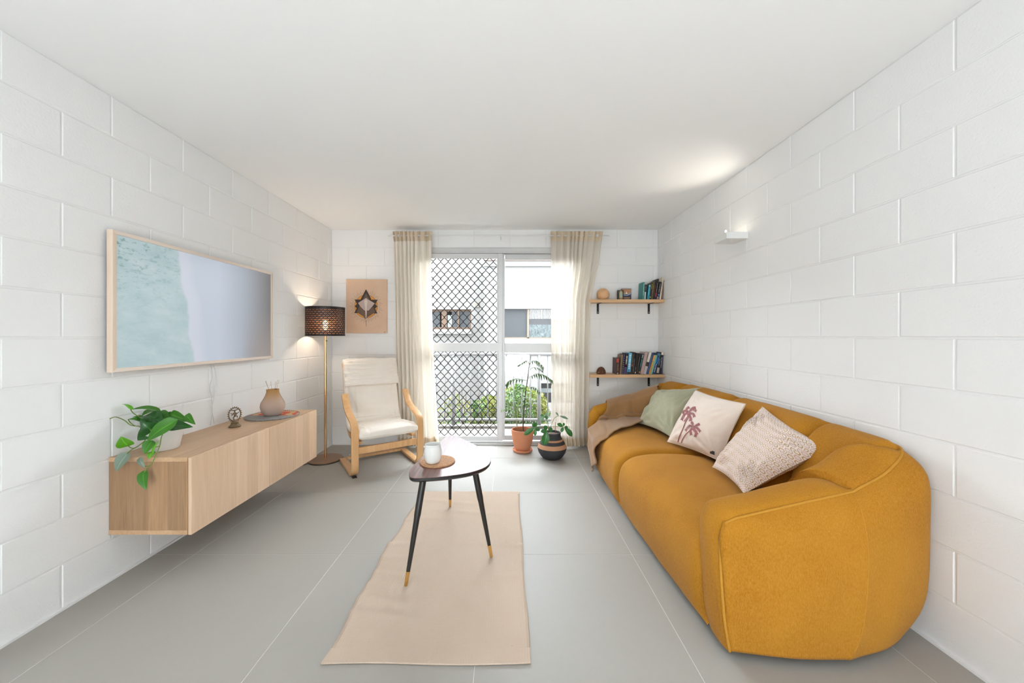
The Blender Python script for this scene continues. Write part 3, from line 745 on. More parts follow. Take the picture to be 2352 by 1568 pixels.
prof = [(.045, 0), (.052, .003), (.066, .018), (.078, .045), (.082, .068), (.077, .094), (.062, .122), (.049, .148), (.042, .170), (.041, .188), (.0425, .193), (.0385, .193), (.037, .185), (.038, .168), (.045, .146), (.058, .12), (.073, .092), (.077, .068), (.073, .046), (.06, .02), (.04, .008)]
obj('body', MB().lathe(prof, vc, 48, True, True), M['peach'], va, smooth=True)
for (dx, dz, rx_) in ((-.055, .255, .0), (-.038, .258, -.02), (-.022, .25, .01), (.024, .252, .0), (.038, .260, .015), (.044, .264, -.01)):
    a = vc + Vector((-dx * .6, rx_ * .2, .02)); b = vc + Vector((dx, rx_, dz))
    mid_ = a.lerp(b, .72)
    s_ = obj('incense_stick', MB().tube([a, mid_], .0022, 6), plain('dark_incense', (.05, .035, .03, 1), .9, .1), va)
    obj('stick_end', MB().tube([mid_, b], .0009, 5), plain('stick_tan', (.45, .33, .22, 1), .8, .1), s_)

# ---- floor lamp
lb = Vector((-1.786, 3.598, 0))
lamp = thing('floor_lamp', 'lit floor lamp with brass pole and black pierced drum shade', 'floor lamp', lb)
obj('base', MB().lathe([(.150, 0), (.156, .004), (.157, .012), (.153, .018), (.02, .020)], lb, 56), M['bronze_base'], lamp, auto=.6)
obj('base_rim', MB().lathe([(.1575, 0), (.1585, .003), (.1585, .009), (.1572, .010)], lb, 56, False, False), M['black_metal'], lamp, smooth=True)
obj('pole', MB().tube([lb + Vector((0, 0, .018)), lb + Vector((0, 0, 1.25))], .0115, 18), M['copper'], lamp, auto=.6)
obj('switch', MB().tube([lb + Vector((.011, -.004, 1.165)), lb + Vector((.02, -.007, 1.165))], .004, 8), M['black_metal'], lamp)
sz0, sz1, sr = 1.214, 1.490, .1765
def shade_mat(name, c, metal, rough):
    t = NT(name); tc = t.n('ShaderNodeTexCoord'); uv = t.sep(tc.outputs['UV'])
    NU, NV_ = 31.0, 13.0
    vv = t.math('MULTIPLY', t.math('SUBTRACT', uv[1], .06), NV_ / .88)
    row = t.math('FLOOR', vv); fv = t.math('SUBTRACT', vv, row)
    uu = t.math('ADD', t.math('MULTIPLY', uv[0], NU), t.math('MULTIPLY', t.math('MODULO', row, 2.0), .5))
    fu = t.math('SUBTRACT', t.math('FRACT', uu), .5)
    # crescent: ring of radius .42 about (0,.95) of the cell, lower half
    yy = t.math('MULTIPLY', t.math('SUBTRACT', fv, .90), .55)
    d = t.math('SQRT', t.math('ADD', t.math('MULTIPLY', fu, fu), t.math('MULTIPLY', yy, yy)))
    ringm = t.math('LESS_THAN', t.math('ABSOLUTE', t.math('SUBTRACT', d, .41)), .038)
    low = t.math('LESS_THAN', yy, -.20)
    y2 = t.math('MULTIPLY', t.math('SUBTRACT', fv, .80), .55); d2 = t.math('SQRT', t.math('ADD', t.math('MULTIPLY', fu, fu), t.math('MULTIPLY', y2, y2)))
    dot = t.math('LESS_THAN', d2, .05)
    hole = t.math('MAXIMUM', t.math('MULTIPLY', ringm, low), dot)
    inb = t.math('MULTIPLY', t.math('GREATER_THAN', uv[1], .06), t.math('LESS_THAN', uv[1], .94))
    hole = t.math('MULTIPLY', hole, inb)
    t.col(c).set(rough=rough, metal=metal)
    tr = t.n('ShaderNodeBsdfTransparent'); mx = t.n('ShaderNodeMixShader'); t.l(hole, mx.inputs[0]); t.l(t.p.outputs[0], mx.inputs[1]); t.l(tr.outputs[0], mx.inputs[2]); t.l(mx.outputs[0], t.out.inputs[0])
    return t.m
def drum(r): return lambda u, v: (lb.x + r * math.cos(2 * PI * u), lb.y + r * math.sin(2 * PI * u), sz0 + (sz1 - sz0) * v)
shade = obj('lamp_shade', MB().grid(drum(sr), 97, 2), shade_mat('black_pierced_metal', (.014, .010, .010, 1), .2, .5), lamp, smooth=True, fixn=False)
obj('shade_lining', MB().grid(drum(sr - .0012), 97, 2), shade_mat('copper_lining', (.40, .20, .10, 1), .7, .45), shade, smooth=True, fixn=False)
def rimring(z): return [lb + Vector((sr * math.cos(a), sr * math.sin(a), z)) for a in [2 * PI * k / 64 for k in range(64)]]
obj('shade_rim', MB().tube(rimring(sz0), .0025, 6, closed=True), M['black_metal'], shade, smooth=True)
obj('shade_rim', MB().tube(rimring(sz1), .0025, 6, closed=True), M['black_metal'], shade, smooth=True)
sp = MB()
for k in range(3):
    a = k * 2 * PI / 3 + .4
    sp.tube([lb + Vector((0, 0, 1.25)), lb + Vector((sr * math.cos(a), sr * math.sin(a), 1.23))], .002, 6)
obj('shade_spider', sp, M['copper'], shade)
t = NT('lit_bulb'); t.col((1, .8, .5, 1)).set(ecol=(1, .62, .26, 1), estr=16, rough=.2); M['bulb'] = t.m
obj('bulb', MB().lathe([(.012, 0), (.013, .02), (.02, .04), (.022, .062), (.023, .078), (.019, .096), (.010, .106), (.002, .108)], lb + Vector((0, 0, 1.262)), 20), M['bulb'], lamp, smooth=True)
obj('bulb_holder', MB().lathe([(.017, 0), (.017, .035), (.012, .04)], lb + Vector((0, 0, 1.235)), 16), M['copper'], lamp, auto=.6)
ld = bpy.data.lights.new('floor_lamp_light', 'POINT'); ld.energy = 11.0; ld.color = (1, .82, .64); ld.shadow_soft_size = .03
lo = bpy.data.objects.new('floor_lamp_light', ld); COL.objects.link(lo); lo.location = lb + Vector((0, 0, 1.335)); lo.parent = lamp; lo.matrix_parent_inverse = Matrix.Translation(-lb)
cw = obj('cord', MB().tube(crom([lb + Vector((-.10, -.11, .006)), lb + Vector((-.12, -.135, .004)), Vector((XL + .04, 3.42, .004)), Vector((XL + .02, 3.30, .01)), Vector((XL + .02, 3.20, .10)), Vector((XL + .02, 3.183, .20))], 6), .003, 6), M['black_metal'], lamp, smooth=True)
tag(obj('wall_plug', MB().box(XL, XL + .03, 3.165, 3.20, .195, .23), M['black_metal'], bevel=.004), 'small black plug low on the left wall past the cabinet', 'plug')

# ---- picture on the back wall
AX0, AX1, AZ1, AZ0 = (795 - CX) * (YB - .02) / FPX, (889 - CX) * (YB - .02) / FPX, H + (CY - 641) * (YB - .02) / FPX, H + (CY - 765) * (YB - .02) / FPX
ya_ = YB - .022
art = thing('canvas_picture', 'peach canvas print of a stingray over a dark star emblem, beside the lamp', 'picture', ((AX0 + AX1) / 2, ya_, AZ0))
t = NT('peach_canvas'); v = t.coord('Object'); f = t.noise(v, 9, 4); 
hx = t.n('ShaderNodeTexVoronoi'); hx.feature = 'DISTANCE_TO_EDGE'; hx.inputs['Scale'].default_value = 85; hx.inputs['Randomness'].default_value = .1; t.l(v, hx.inputs['Vector'])
lines = t.ramp(hx.outputs['Distance'], [(.0, (1, 1, 1, 1)), (.10, (0, 0, 0, 1))])
area = t.ramp(t.noise(v, 5, 2), [(.42, (0, 0, 0, 1)), (.62, (.6, .6, .6, 1))])
t.col(t.mix(t.math('MULTIPLY', lines, area), t.mix(f, C('#d2ae92'), C('#dfc0a5')), C('#d8cabb'))).set(rough=.8); M['canvas'] = t.m
obj('canvas', MB().box(AX0, AX1, ya_, YB - .002, AZ0, AZ1), M['canvas'], art, bevel=.003)
def AP(x, y): return (AX0 + (x - 150) / 985 * (AX1 - AX0), AZ1 - (y - 110) / 1300 * (AZ1 - AZ0))    # crop pixels -> canvas
def flat(name, polys, m, lay):
    mb = MB()
    for poly in polys: mb.prism([AP(*p) for p in poly], (0, ya_ - .0004 * lay, 0), (1, 0, 0), (0, 0, 1), (0, -1, 0), .0003)
    return obj(name, mb, m, art)
ink = plain('ink_dark', C('#40342f'), .7, .25, 40); ink2 = plain('ink_sepia', C('#6b5546'), .7, .3, 40); amber = plain('ink_amber', C('#d8943f'), .7, .1); ray_c = plain('ink_mauve', C('#bfa9a1'), .7, .1, 30); pale = plain('ink_pale', C('#d9cbc2'), .7, .1); line_c = plain('ink_line', C('#8a6a52'), .8, .1)
ctr = (632, 765)
def circ(r, n=40): return [(ctr[0] + r * math.cos(2 * PI * k / n), ctr[1] + r * math.sin(2 * PI * k / n)) for k in range(n)]
rays = []
for k in range(64):
    a = 2 * PI * k / 64 + .03; r0 = 300; r1 = 345 + (k * 37 % 5) * 14
    ca, sa = math.cos(a), math.sin(a); w = 2.5
    rays.append([(ctr[0] + ca * r0 - sa * w, ctr[1] + sa * r0 + ca * w), (ctr[0] + ca * r0 + sa * w, ctr[1] + sa * r0 - ca * w), (ctr[0] + ca * r1 + sa * w, ctr[1] + sa * r1 - ca * w), (ctr[0] + ca * r1 - sa * w, ctr[1] + sa * r1 + ca * w)])
flat('print_rays', rays, line_c, 1)
flat('print_disc', [circ(282)], ink, 1)
flat('print_disc', [circ(276)], amber, 2)
flat('print_star', [[(355, 600), (915, 605), (625, 1095)], [(632, 350), (905, 935), (350, 925)]], ink, 3)
flat('print_star', [[(632, 352), (760, 590), (632, 640), (505, 590)], [(360, 760), (480, 640), (480, 880)], [(905, 765), (785, 640), (785, 880)]], ink, 4)
flat('print_star', [[(632, 440), (860, 900), (632, 1050), (405, 900)]], ink2, 5)
flat('print_stingray', [[(632, 555), (700, 600), (850, 690), (780, 790), (690, 885), (655, 870), (632, 880), (608, 870), (595, 880), (500, 790), (430, 680), (560, 600)]], ink, 6)
rayo = flat('print_stingray', [[(632, 560), (700, 608), (842, 690), (770, 785), (690, 872), (655, 862), (640, 1085), (628, 1085), (612, 862), (598, 870), (508, 785), (440, 683), (562, 606)]], ray_c, 7)
flat('print_spine', [[(632, 585), (672, 650), (655, 730), (640, 900), (634, 1245), (628, 1245), (622, 900), (605, 730), (585, 650)]], pale, 8)
flat('print_spine', [[(626, 1100), (638, 1100), (634, 1250), (629, 1250)]], ink2, 9)
flat('signature', [[(1065, 1385), (1100, 1378), (1098, 1384), (1066, 1391)], [(1078, 1372), (1084, 1372), (1080, 1398), (1074, 1398)]], ink2, 1)

# ---- armchair
FO = Vector((-1.305, 3.133, 0)); fd = Vector((.57, -.82, 0)).normalized(); rt = Vector((-fd.y, fd.x, 0)).normalized() * 1.0
rt = Vector((.82, .57, 0)).normalized()
def A(r, d, z): return FO + rt * r - fd * d + Vector((0, 0, z))
ch = thing('armchair', 'low armchair with bent birch frame and white cotton cushion', 'armchair', A(.3, .35, 0))
def band(pts, w0, w1, th):
    """bent plywood band: path of (d,z), width along r from w0 to w1"""
    path = [Vector((p[0], p[1], 0)) for p in pts]
    path = fillet(path, .085, 6); m = len(path); vs = []; fs = []
    for i, p in enumerate(path):
        tg = (path[min(i + 1, m - 1)] - path[max(i - 1, 0)]).normalized(); nn = Vector((-tg.y, tg.x, 0))
        for (r, s) in ((w0, .5), (w1, .5), (w1, -.5), (w0, -.5)):
            q = p + nn * th * s; vs.append(A(r, q.x, q.y))
    for i in range(m - 1):
        for k in range(4): fs.append((i * 4 + k, i * 4 + (k + 1) % 4, (i + 1) * 4 + (k + 1) % 4, (i + 1) * 4 + k))
    fs += [(0, 1, 2, 3), tuple((m - 1) * 4 + k for k in (3, 2, 1, 0))]
    return MB().add(vs, fs)
sidep = [(.50, .028), (.006, .014), (-.004, .30), (.004, .452), (.30, .532), (.415, .66)]
for r0 in (-.03, .55):
    obj('side_frame', band(sidep, r0, r0 + .06, .024), M['birch'], ch, bevel=.003, auto=.6)
    obj('foot_pad', MB().obox(A(r0 + .012, .0, -.0), rt * .036, -fd * .04, Vector((0, 0, .007))), M['black_metal'], ch)
obj('front_rail', MB().obox(A(.03, .020, .19), rt * .52, -fd * .022, Vector((0, 0, .058))), M['birch'], ch, bevel=.003)
obj('rear_rail', MB().obox(A(.03, .455, .022), rt * .52, -fd * .045, Vector((0, 0, .022))), M['birch'], ch, bevel=.003)
backp = [(.03, .285), (.25, .262), (.46, .27), (.56, .42), (.66, .70), (.735, .935)]
for r0 in (.035, .51):
    obj('back_frame', band(backp, r0, r0 + .035, .024), M['birch'], ch, bevel=.003, auto=.6)
for (d, z) in ((.12, .282), (.30, .272), (.545, .42), (.61, .58), (.695, .83)):
    obj('slat', MB().obox(A(.06, d, z), rt * .46, -fd * .022, Vector((0, 0, .018))), M['birch'], ch, bevel=.002)
mb = MB()
for (d, z) in ((.008, .20), (.012, .16), (.30, .53)):
    q = A(-.034, d + .02, z); mb.lathe([(.006, -.003), (.006, .003)], q, 10)
obj('bolt', mb, M['alu'], ch)
t = NT('white_cotton'); v = t.coord(); f = t.noise(v, 6, 3)
t.col(t.mix(f, C('#e6dacb'), C('#f1ebe3'))).set(rough=.9, sheen=.2); t.bump(t.math('ADD', t.noise(v, 22, 4, .5, .8), t.math('MULTIPLY', t.noise(v, 400, 2), .15)), .35, .006); M['cotton'] = t.m
cpath = crom([(-.035, .345, 0), (.06, .365, 0), (.25, .352, 0), (.40, .335, 0), (.475, .365, 0), (.525, .455, 0), (.58, .62, 0), (.64, .80, 0), (.675, .905, 0)], 7)
def cushion(path, w0, w1, th, seams, offn=0):
    m = len(path)
    def fn(u, v):
        x = u * (m - 1); i = min(int(x), m - 2); f = x - i; p = path[i] * (1 - f) + path[i + 1] * f
        tg = (path[i + 1] - path[i]).normalized(); nn = Vector((-tg.y, tg.x, 0))      # up on the seat, forward on the back
        if nn.y < 0 and abs(nn.x) < .2: nn = -nn
        ang = 2 * PI * v; c, s = math.cos(ang), math.sin(ang)
        ex = math.copysign(abs(c) ** .28, c); ey = math.copysign(abs(s) ** .62, s)
        endf = min(1, (min(u, 1 - u) / .035)) ** .5 if min(u, 1 - u) < .035 else 1
        hw = (w1 - w0) / 2 - .012 * (1 - endf); r = (w0 + w1) / 2 + ex * hw
        puff = 1.0 + .10 * math.sin(u * PI * seams) ** 2
        h = ey * th * .5 * endf * puff + offn
        wr = (mnoise.noise(Vector((r * 9, u * 11, ey))) * .009 + mnoise.noise(Vector((r * 24, u * 9, 3.1))) * .006 + mnoise.noise(Vector((r * 14, u * 40, 7.7))) * .004 - .006 * math.exp(-(((r - .05) % .125 - .0625) / .006) ** 2) * (1 if seams > 1 else 0)) * (1 if ey > 0 else .3)
        q = p + nn * (h + wr)
        return A(r, q.x, q.y)
    return MB().grid(fn, 110, 96, cv=True)
cu = obj('cushion', cushion(cpath, .028, .552, .075, 5), M['cotton'], ch, smooth=True)
hp = crom([(.570, .705, 0), (.590, .76, 0), (.615, .84, 0), (.640, .915, 0), (.665, .945, 0)], 6)
obj('headrest', cushion(hp, .022, .558, .062, 1, .028), M['cotton'], ch, smooth=True)
obj('headrest_piping', MB().tube(crom([A(.03, .540, .70), A(.026, .556, .78), A(.03, .60, .915), A(.05, .614, .945), A(.29, .617, .952), A(.53, .614, .945), A(.552, .60, .915), A(.556, .556, .78), A(.55, .540, .70)], 5), .003, 6), M['cotton'], ch, smooth=True)
# ================================================================== middle
# ---- rug
t = NT('woven_rug'); v = t.coord('Object'); o3 = t.sep(v)
ribs = t.math('SINE', t.math('MULTIPLY', o3[0], 620)); rows = t.noise(t.coord('Object', (4, 60, 1)), 6, 3); mott = t.noise(v, 7, 4); fl = t.noise(v, 90, 2)
c = t.mix(t.math('ADD', t.math('MULTIPLY', rows, .5), t.math('MULTIPLY', mott, .5)), C('#bda997'), C('#cdbba9'))
c = t.mix(t.ramp(fl, [(.74, (0, 0, 0, 1)), (.80, (.55, .55, .55, 1))]), c, C('#9a8268'))
t.col(c).set(rough=.95, spec=.1); t.bump(t.math('ADD', t.math('MULTIPLY', ribs, .4), t.math('MULTIPLY', rows, .6)), .35, .002); M['rug'] = t.m
RX0, RX1, RY0, RY1 = -.692, .083, 1.350, 2.848
def rugf(z0):
    def fn(u, v):
        x = RX0 + (RX1 - RX0) * u; y = RY0 + (RY1 - RY0) * v
        x += (.007 * math.sin(v * 9 + .6) + .006 * math.sin(v * 23)) * max(0, 1 - 2 * u) + (.02 * v) * max(0, 1 - 2 * u) + .003 * math.sin(v * 14) * max(0, 2 * u - 1)
        y += .004 * math.sin(u * 7) * (1 - v)
        lift = sum(1.5 * a * math.exp(-((v - c_ - .02 * math.sin(u * 5 + c_ * 9)) / .016) ** 2) * max(0, 1 - abs(u - s) / w) for (c_, a, s, w) in
                   ((.14, .006, 0, .5), (.20, .007, .05, .45), (.27, .007, 0, .5), (.34, .007, .05, .45), (.45, .004, 0, .4), (.53, .010, 0, .35), (.31, .006, 1, .35), (.50, .010, 1, .45), (.70, .006, 0, .4), (.78, .004, .6, .5), (.88, .004, .3, .6)))
        return (x, y, z0 + lift)
    return fn
rug = thing('rug', 'flat-woven beige runner rug under the coffee table', 'rug', ((RX0 + RX1) / 2, (RY0 + RY1) / 2, 0))
o = obj('weave', MB().grid(rugf(.002), 40, 150), M['rug'], rug, smooth=True)
sd = o.modifiers.new('thick', 'SOLIDIFY'); sd.thickness = .006; sd.offset = 1
hemf = rugf(.0085)
obj('hem', MB().grid(lambda u, v: hemf(u, v * .043), 40, 4), M['rug'], rug, smooth=True)
obj('hem', MB().grid(lambda u, v: hemf(u, 1 - v * .03), 40, 4), M['rug'], rug, smooth=True)
RUGZ = .008

# ---- coffee table
TZ = .515
out = [(-.498, 1.853), (-.470, 1.800), (-.395, 1.803), (-.29, 1.828), (-.19, 1.875), (-.118, 1.955), (-.098, 2.06), (-.118, 2.17), (-.18, 2.30), (-.265, 2.43), (-.345, 2.535), (-.385, 2.572), (-.42, 2.555), (-.438, 2.49), (-.462, 2.34), (-.485, 2.17), (-.505, 2.0), (-.508, 1.91)]
outl = [(p.x, p.y) for p in crom([(a, b, 0) for a, b in out], 5, True)]
tcx, tcy = sum(p[0] for p in outl) / len(outl), sum(p[1] for p in outl) / len(outl)
tb = thing('coffee_table', 'leaf-shaped walnut coffee table on three black brass-tipped legs', 'coffee table', (tcx, tcy, RUGZ))
t = NT('walnut_gloss'); v = t.coord('Object', (1, .05, 1), (0, 0, .32)); g = t.noise(v, 75, 5, .6, .4)
t.col(t.ramp(g, [(.3, C('#54332e')), (.5, C('#764e46')), (.75, C('#8d635a'))])).set(rough=.33, spec=.5, coat=.1, crough=.2); M['walnut'] = t.m
obj('tabletop', MB().prism(outl, (0, 0, TZ - .003), (1, 0, 0), (0, 1, 0), (0, 0, 1), .003), M['walnut'], tb)
ins = lambda k: [(tcx + (a - tcx) * k, tcy + (b - tcy) * k) for a, b in outl]
mb = MB(); L0, L1, L2 = outl, ins(1.004), ins(.97); n = len(outl)
vs = [(a, b, TZ - .002) for a, b in L1] + [(a, b, TZ - .014) for a, b in L1] + [(a, b, TZ - .024) for a, b in L2]
mb.add(vs, [(i, (i + 1) % n, n + (i + 1) % n, n + i) for i in range(n)] + [(n + i, n + (i + 1) % n, 2 * n + (i + 1) % n, 2 * n + i) for i in range(n)] + [tuple(range(2 * n, 3 * n))[::-1], tuple(range(n))])
obj('edge_band', mb, plain('black_edge', (.012, .010, .010, 1), .35, .05), tb, auto=.7)
legm = plain('black_lacquer', (.013, .011, .010, 1), .35, .05)
for (foot, top) in (((-.491, 1.765), (-.425, 1.845)), ((-.090, 1.997), (-.185, 2.01)), ((-.408, 2.591), (-.385, 2.43))):
    a = Vector((foot[0], foot[1], RUGZ + .001)); b = Vector((top[0], top[1], TZ - .022))
    q = lambda k: a.lerp(b, k)
    lg_ = obj('leg', MB().tube([q(.13), q(.62), q(.66), q(.70), q(1.0)], [.0095, .0145, .0165, .0165, .0165], 18), legm, tb, auto=.6)
    obj('brass_tip', MB().tube([q(0.0), q(.006), q(.135)], [.0065, .0085, .0105], 18), M['brass'], lg_, auto=.6)
# ---- cork coaster and candle
cz = PZ(1005, 1061, TZ); 
t = NT('cork'); v = t.coord(); f = t.noise(v, 160, 3, .6); t.col(t.ramp(f, [(.3, C('#9b6a45')), (.5, C('#c0926b')), (.7, C('#cfa580'))])).set(rough=.85); t.bump(f, .2, .001)
tag(obj('cork_coaster', MB().lathe([(.094, 0), (.0955, .002), (.0955, .007), (.094, .009), (.002, .009)], cz, 56), t.m, auto=.6), 'round cork coaster on the coffee table under the candle', 'coaster')
kc = Vector((-.408, 1.995, TZ + .0095))
kd = thing('candle_jar', 'white candle in a round frosted glass jar on the coaster', 'candle', kc)
t = NT('milky_glass'); t.col((.86, .86, .83, 1)).set(rough=.22, trans=.12, ior=1.15, spec=.4)
obj('jar', MB().lathe([(.030, 0), (.036, .003), (.044, .022), (.0475, .048), (.046, .070), (.041, .086), (.0395, .092), (.0425, .100), (.0405, .100), (.038, .092), (.039, .086), (.0435, .07), (.045, .048), (.0415, .022), (.03, .006)], kc, 40), t.m, kd, smooth=True)
obj('wax', MB().lathe([(.028, .006), (.040, .022), (.0435, .048), (.0425, .066), (.003, .066)], kc, 32), plain('white_wax', (.78, .77, .73, 1), .5, .02), kd, smooth=False)
obj('wick', MB().tube([kc + Vector((0, 0, .066)), kc + Vector((.001, 0, .077))], .001, 6), plain('wick', (.6, .58, .5, 1), .8), kd)

# ================================================================== door wall
# ---- curtains and rod
def curtmat(name, c, tl_amt, tr_amt):
    t = NT(name); v = t.coord(); f = t.noise(t.coord('Object', (6, 6, .5)), 120, 3)
    c_ = t.mix(f, tuple(x * .985 for x in c[:3]) + (1,), c); t.col(c_).set(rough=.9, spec=.1)
    tl = t.n('ShaderNodeBsdfTranslucent'); t.l(c_, tl.inputs[0]); tr = t.n('ShaderNodeBsdfTransparent')
    m1 = t.n('ShaderNodeMixShader'); m1.inputs[0].default_value = tl_amt; t.l(t.p.outputs[0], m1.inputs[1]); t.l(tl.outputs[0], m1.inputs[2])
    m2 = t.n('ShaderNodeMixShader'); m2.inputs[0].default_value = tr_amt; t.l(m1.outputs[0], m2.inputs[1]); t.l(tr.outputs[0], m2.inputs[2]); t.l(m2.outputs[0], t.out.inputs[0])
    return t.m
cc_ = C('#f8f1e6')
M['curtain'] = curtmat('cream_linen_curtain', cc_, .28, .02); M['tape'] = curtmat('linen_heading', C('#e6d6bf'), .25, .0)
YC = 3.985
def curtain(name, label, left, right, ztop, zbot, pleats, seed, flare, fm):
    rg = random.Random(seed)
    root = thing(name, label, 'curtain', (left(1), YC, zbot))
    ks = [0]
    while len(ks) < pleats + 1: ks.append(ks[-1] + rg.uniform(.55, 1.5))
    ks = [k / ks[-1] for k in ks]; amps = [rg.uniform(.55, 1.15) for _ in ks]
    def ph(u):
        for i in range(len(ks) - 1):
            if u <= ks[i + 1] + 1e-9: return i, (u - ks[i]) / (ks[i + 1] - ks[i])
        return len(ks) - 2, 1.0
    def shape(u, s, off=0):
        """s = 0 at the top, 1 at the hem"""
        z = ztop + (zbot - ztop) * s
        i, f = ph(min(1, max(0, u + .012 * math.sin(s * 4 + u * 9) * (s if 0 < u < 1 else 0))))
        A_ = amps[i]
        top = 1 - min(1, s / .10)
        wv = math.sin(2 * PI * f) + .25 * math.sin(4 * PI * f + i) * max(0, 1 - 3 * s)
        amp = (.020 * top + .034 * (1 - top)) * A_ * (1 + .35 * s)
        x = left(s) + (right(s) - left(s)) * u + .010 * math.cos(2 * PI * f) * A_ * math.sin(PI * min(1, max(0, u)))
        y = YC + wv * amp + off + flare * s * s
        return (x, y, z + .006 * math.sin(2 * PI * f) * top)
    N = pleats * 13
    fab = obj('fabric', MB().grid(lambda u, v: shape(u, v), N, 60), fm, root, smooth=True)
    obj('heading', MB().grid(lambda u, v: shape(u, v * .046, -.003), N, 6), M['tape'], root, smooth=True)
    obj('heading', MB().grid(lambda u, v: shape(u, v * .046, .003), N, 6), M['tape'], root, smooth=True)
    obj('hem', MB().grid(lambda u, v: shape(u, .965 + v * .035, -.003), N, 5), M['tape'], root, smooth=True)
    return root
kx_ = lambda ks: (lambda s: (lerpk(s, ks) - CX) * YC / FPX)
ZT, ZB = H + (CY - 531) * YC / FPX, .025
curtain('curtain', 'gathered cream linen curtain left of the door, behind the armchair', kx_([(0, 902), (.05, 905), (.3, 908), (1, 912)]), kx_([(0, 992), (.2, 990), (.55, 995), (1, 1008)]), ZT, ZB, 8, 4, .02, M['curtain'])
curtain('curtain', 'sheer cream linen curtain right of the door, beside the book shelves', kx_([(0, 1265), (.5, 1266), (.9, 1266), (1, 1274)]), kx_([(0, 1385), (.15, 1375), (.32, 1357), (.5, 1354), (1, 1352)]), ZT, ZB, 9, 12, .01, curtmat('sheer_linen', cc_, .5, .22))
rod = thing('curtain_rod', 'thin white curtain rod above the sliding door', 'curtain rod', (0, YC, 2.27))
zr = H + (CY - 541) * YC / FPX
obj('rod', MB().tube([((895 - CX) * YC / FPX, YC, zr), ((1396 - CX) * YC / FPX, YC, zr)], .0065, 10), M['white_metal'], rod, smooth=True)
for px in (915, 1150, 1372):
    x = (px - CX) * YC / FPX
    b_ = obj('bracket', MB().tube([(x, YC, zr - .01), (x, YB - .004, zr - .01)], .0045, 8).box(x - .012, x + .012, YB - .006, YB, zr - .03, zr + .02).tube([(x, YC, zr - .014), (x, YC, zr + .012)], .009, 8), M['white_metal'], rod)
for px in (893, 1398):
    x = (px - CX) * YC / FPX
    obj('finial', MB().lathe([(.003, -.010), (.009, -.006), (.010, 0), (.009, .006), (.003, .010)], (x, YC, zr), 12), M['white_metal'], rod, smooth=True)

# ---- palm in a terracotta pot
tp = Vector((.152, 3.870, 0)); M['terra'] = plain('terracotta', C('#cf8864'), .75, .10, 12, .12, 120)
pm = thing('potted_palm', 'slender parlour palm in a terracotta pot with saucer by the door', 'potted plant', tp)
obj('saucer', MB().lathe([(.085, 0), (.098, .006), (.104, .020), (.104, .028), (.098, .030), (.094, .022), (.01, .014)], tp, 44), M['terra'], pm, auto=.8)
obj('pot', MB().lathe([(.068, .016), (.074, .020), (.090, .06), (.106, .12), (.115, .18), (.119, .222), (.119, .232), (.113, .236), (.106, .232), (.103, .20), (.10, .185)], tp, 48, True, False), M['terra'], pm, auto=.9)
obj('soil', MB().lathe([(.102, .19), (.05, .196), (.005, .2)], tp, 24, False, True), M['soil'], pm, smooth=True)
PG = leafmat('palm_green', '#2b4a1c', '#4a6f26', .4, .3); PG2 = leafmat('palm_young', '#4f7a35', '#7f9f55', .45, .35)
M['cane'] = plain('palm_cane', C('#3d2b20'), .6, .25); M['cane2'] = plain('palm_young_cane', C('#8d9368'), .6, .2)
def c7(x, y, d): return P(1150 + x * .1658, 810 + y * .1658, d)
def frond(root, pts, nleaf, ln, m_, hang=.8, both=True, start=.25, w=.013):
    sp_ = crom(pts, 8); ra = obj('rachis', MB().tube(sp_, [.0026 * (1 - .7 * k / len(sp_)) for k in range(len(sp_))], 6), M['cane2'], root, smooth=True)
    for k in range(nleaf):
        s = start + (1 - start) * k / (nleaf - 1)
        p = sample(sp_, s); q = sample(sp_, min(1, s + .03)); tg = (q - p)
        if tg.length < 1e-6: tg = sample(sp_, 1) - sample(sp_, .95)
        tg.normalize(); side = tg.cross(Vector((0, 0, 1))).normalized()
        for sg in ((-1, 1) if both else (1,)):
            dr = (tg * .55 + side * sg * .75 + Vector((0, 0, -hang * R.uniform(.6, 1.3)))).normalized()
            l_ = ln * (1 - .45 * abs(s - .55)) * R.uniform(.85, 1.1)
            vs_, fs_ = leaf(p, p + dr * l_, w * R.uniform(.85, 1.15), Vector((0, -.6, 1)), kind='blade', fold=.15, droop=.12, n=6)
            obj('leaf', MB().add(vs_, fs_, leaf_uv(len(vs_))), m_, ra, smooth=True, fixn=False)
cane = [c7(312, 1075, 3.87), c7(312, 930, 3.87), c7(330, 700, 3.865), c7(348, 520, 3.86), c7(372, 370, 3.86), c7(395, 180, 3.86), c7(415, 40, 3.86)]
obj('cane', MB().tube(crom(cane, 5), [.006] * 8 + [.0055] * 8 + [.0045] * 7 + [.0032] * 4 + [.002] * 4, 8), M['cane'], pm, smooth=True)
obj('cane', MB().tube(crom([c7(230, 1060, 3.89), c7(228, 900, 3.89), c7(232, 760, 3.89), c7(240, 690, 3.89)], 5), .0035, 7), M['cane2'], pm, smooth=True)
obj('cane', MB().tube(crom([c7(225, 1050, 3.90), c7(215, 940, 3.90), c7(190, 850, 3.90)], 5), .0028, 7), M['cane2'], pm, smooth=True)
frond(pm, [c7(358, 385, 3.86), c7(300, 372, 3.84), c7(210, 358, 3.80), c7(120, 385, 3.77), c7(85, 430, 3.76)], 8, .075, PG, 1.0)
frond(pm, [c7(372, 372, 3.86), c7(430, 315, 3.83), c7(520, 285, 3.80), c7(620, 315, 3.77), c7(700, 370, 3.76)], 10, .085, PG, 1.0)
frond(pm, [c7(395, 170, 3.86), c7(440, 112, 3.84), c7(510, 118, 3.82), c7(580, 190, 3.80)], 6, .075, PG, .9, True, .3)
frond(pm, [c7(396, 165, 3.86), c7(370, 110, 3.88), c7(320, 130, 3.9), c7(255, 170, 3.92)], 5, .05, PG, .6, True, .4, .009)
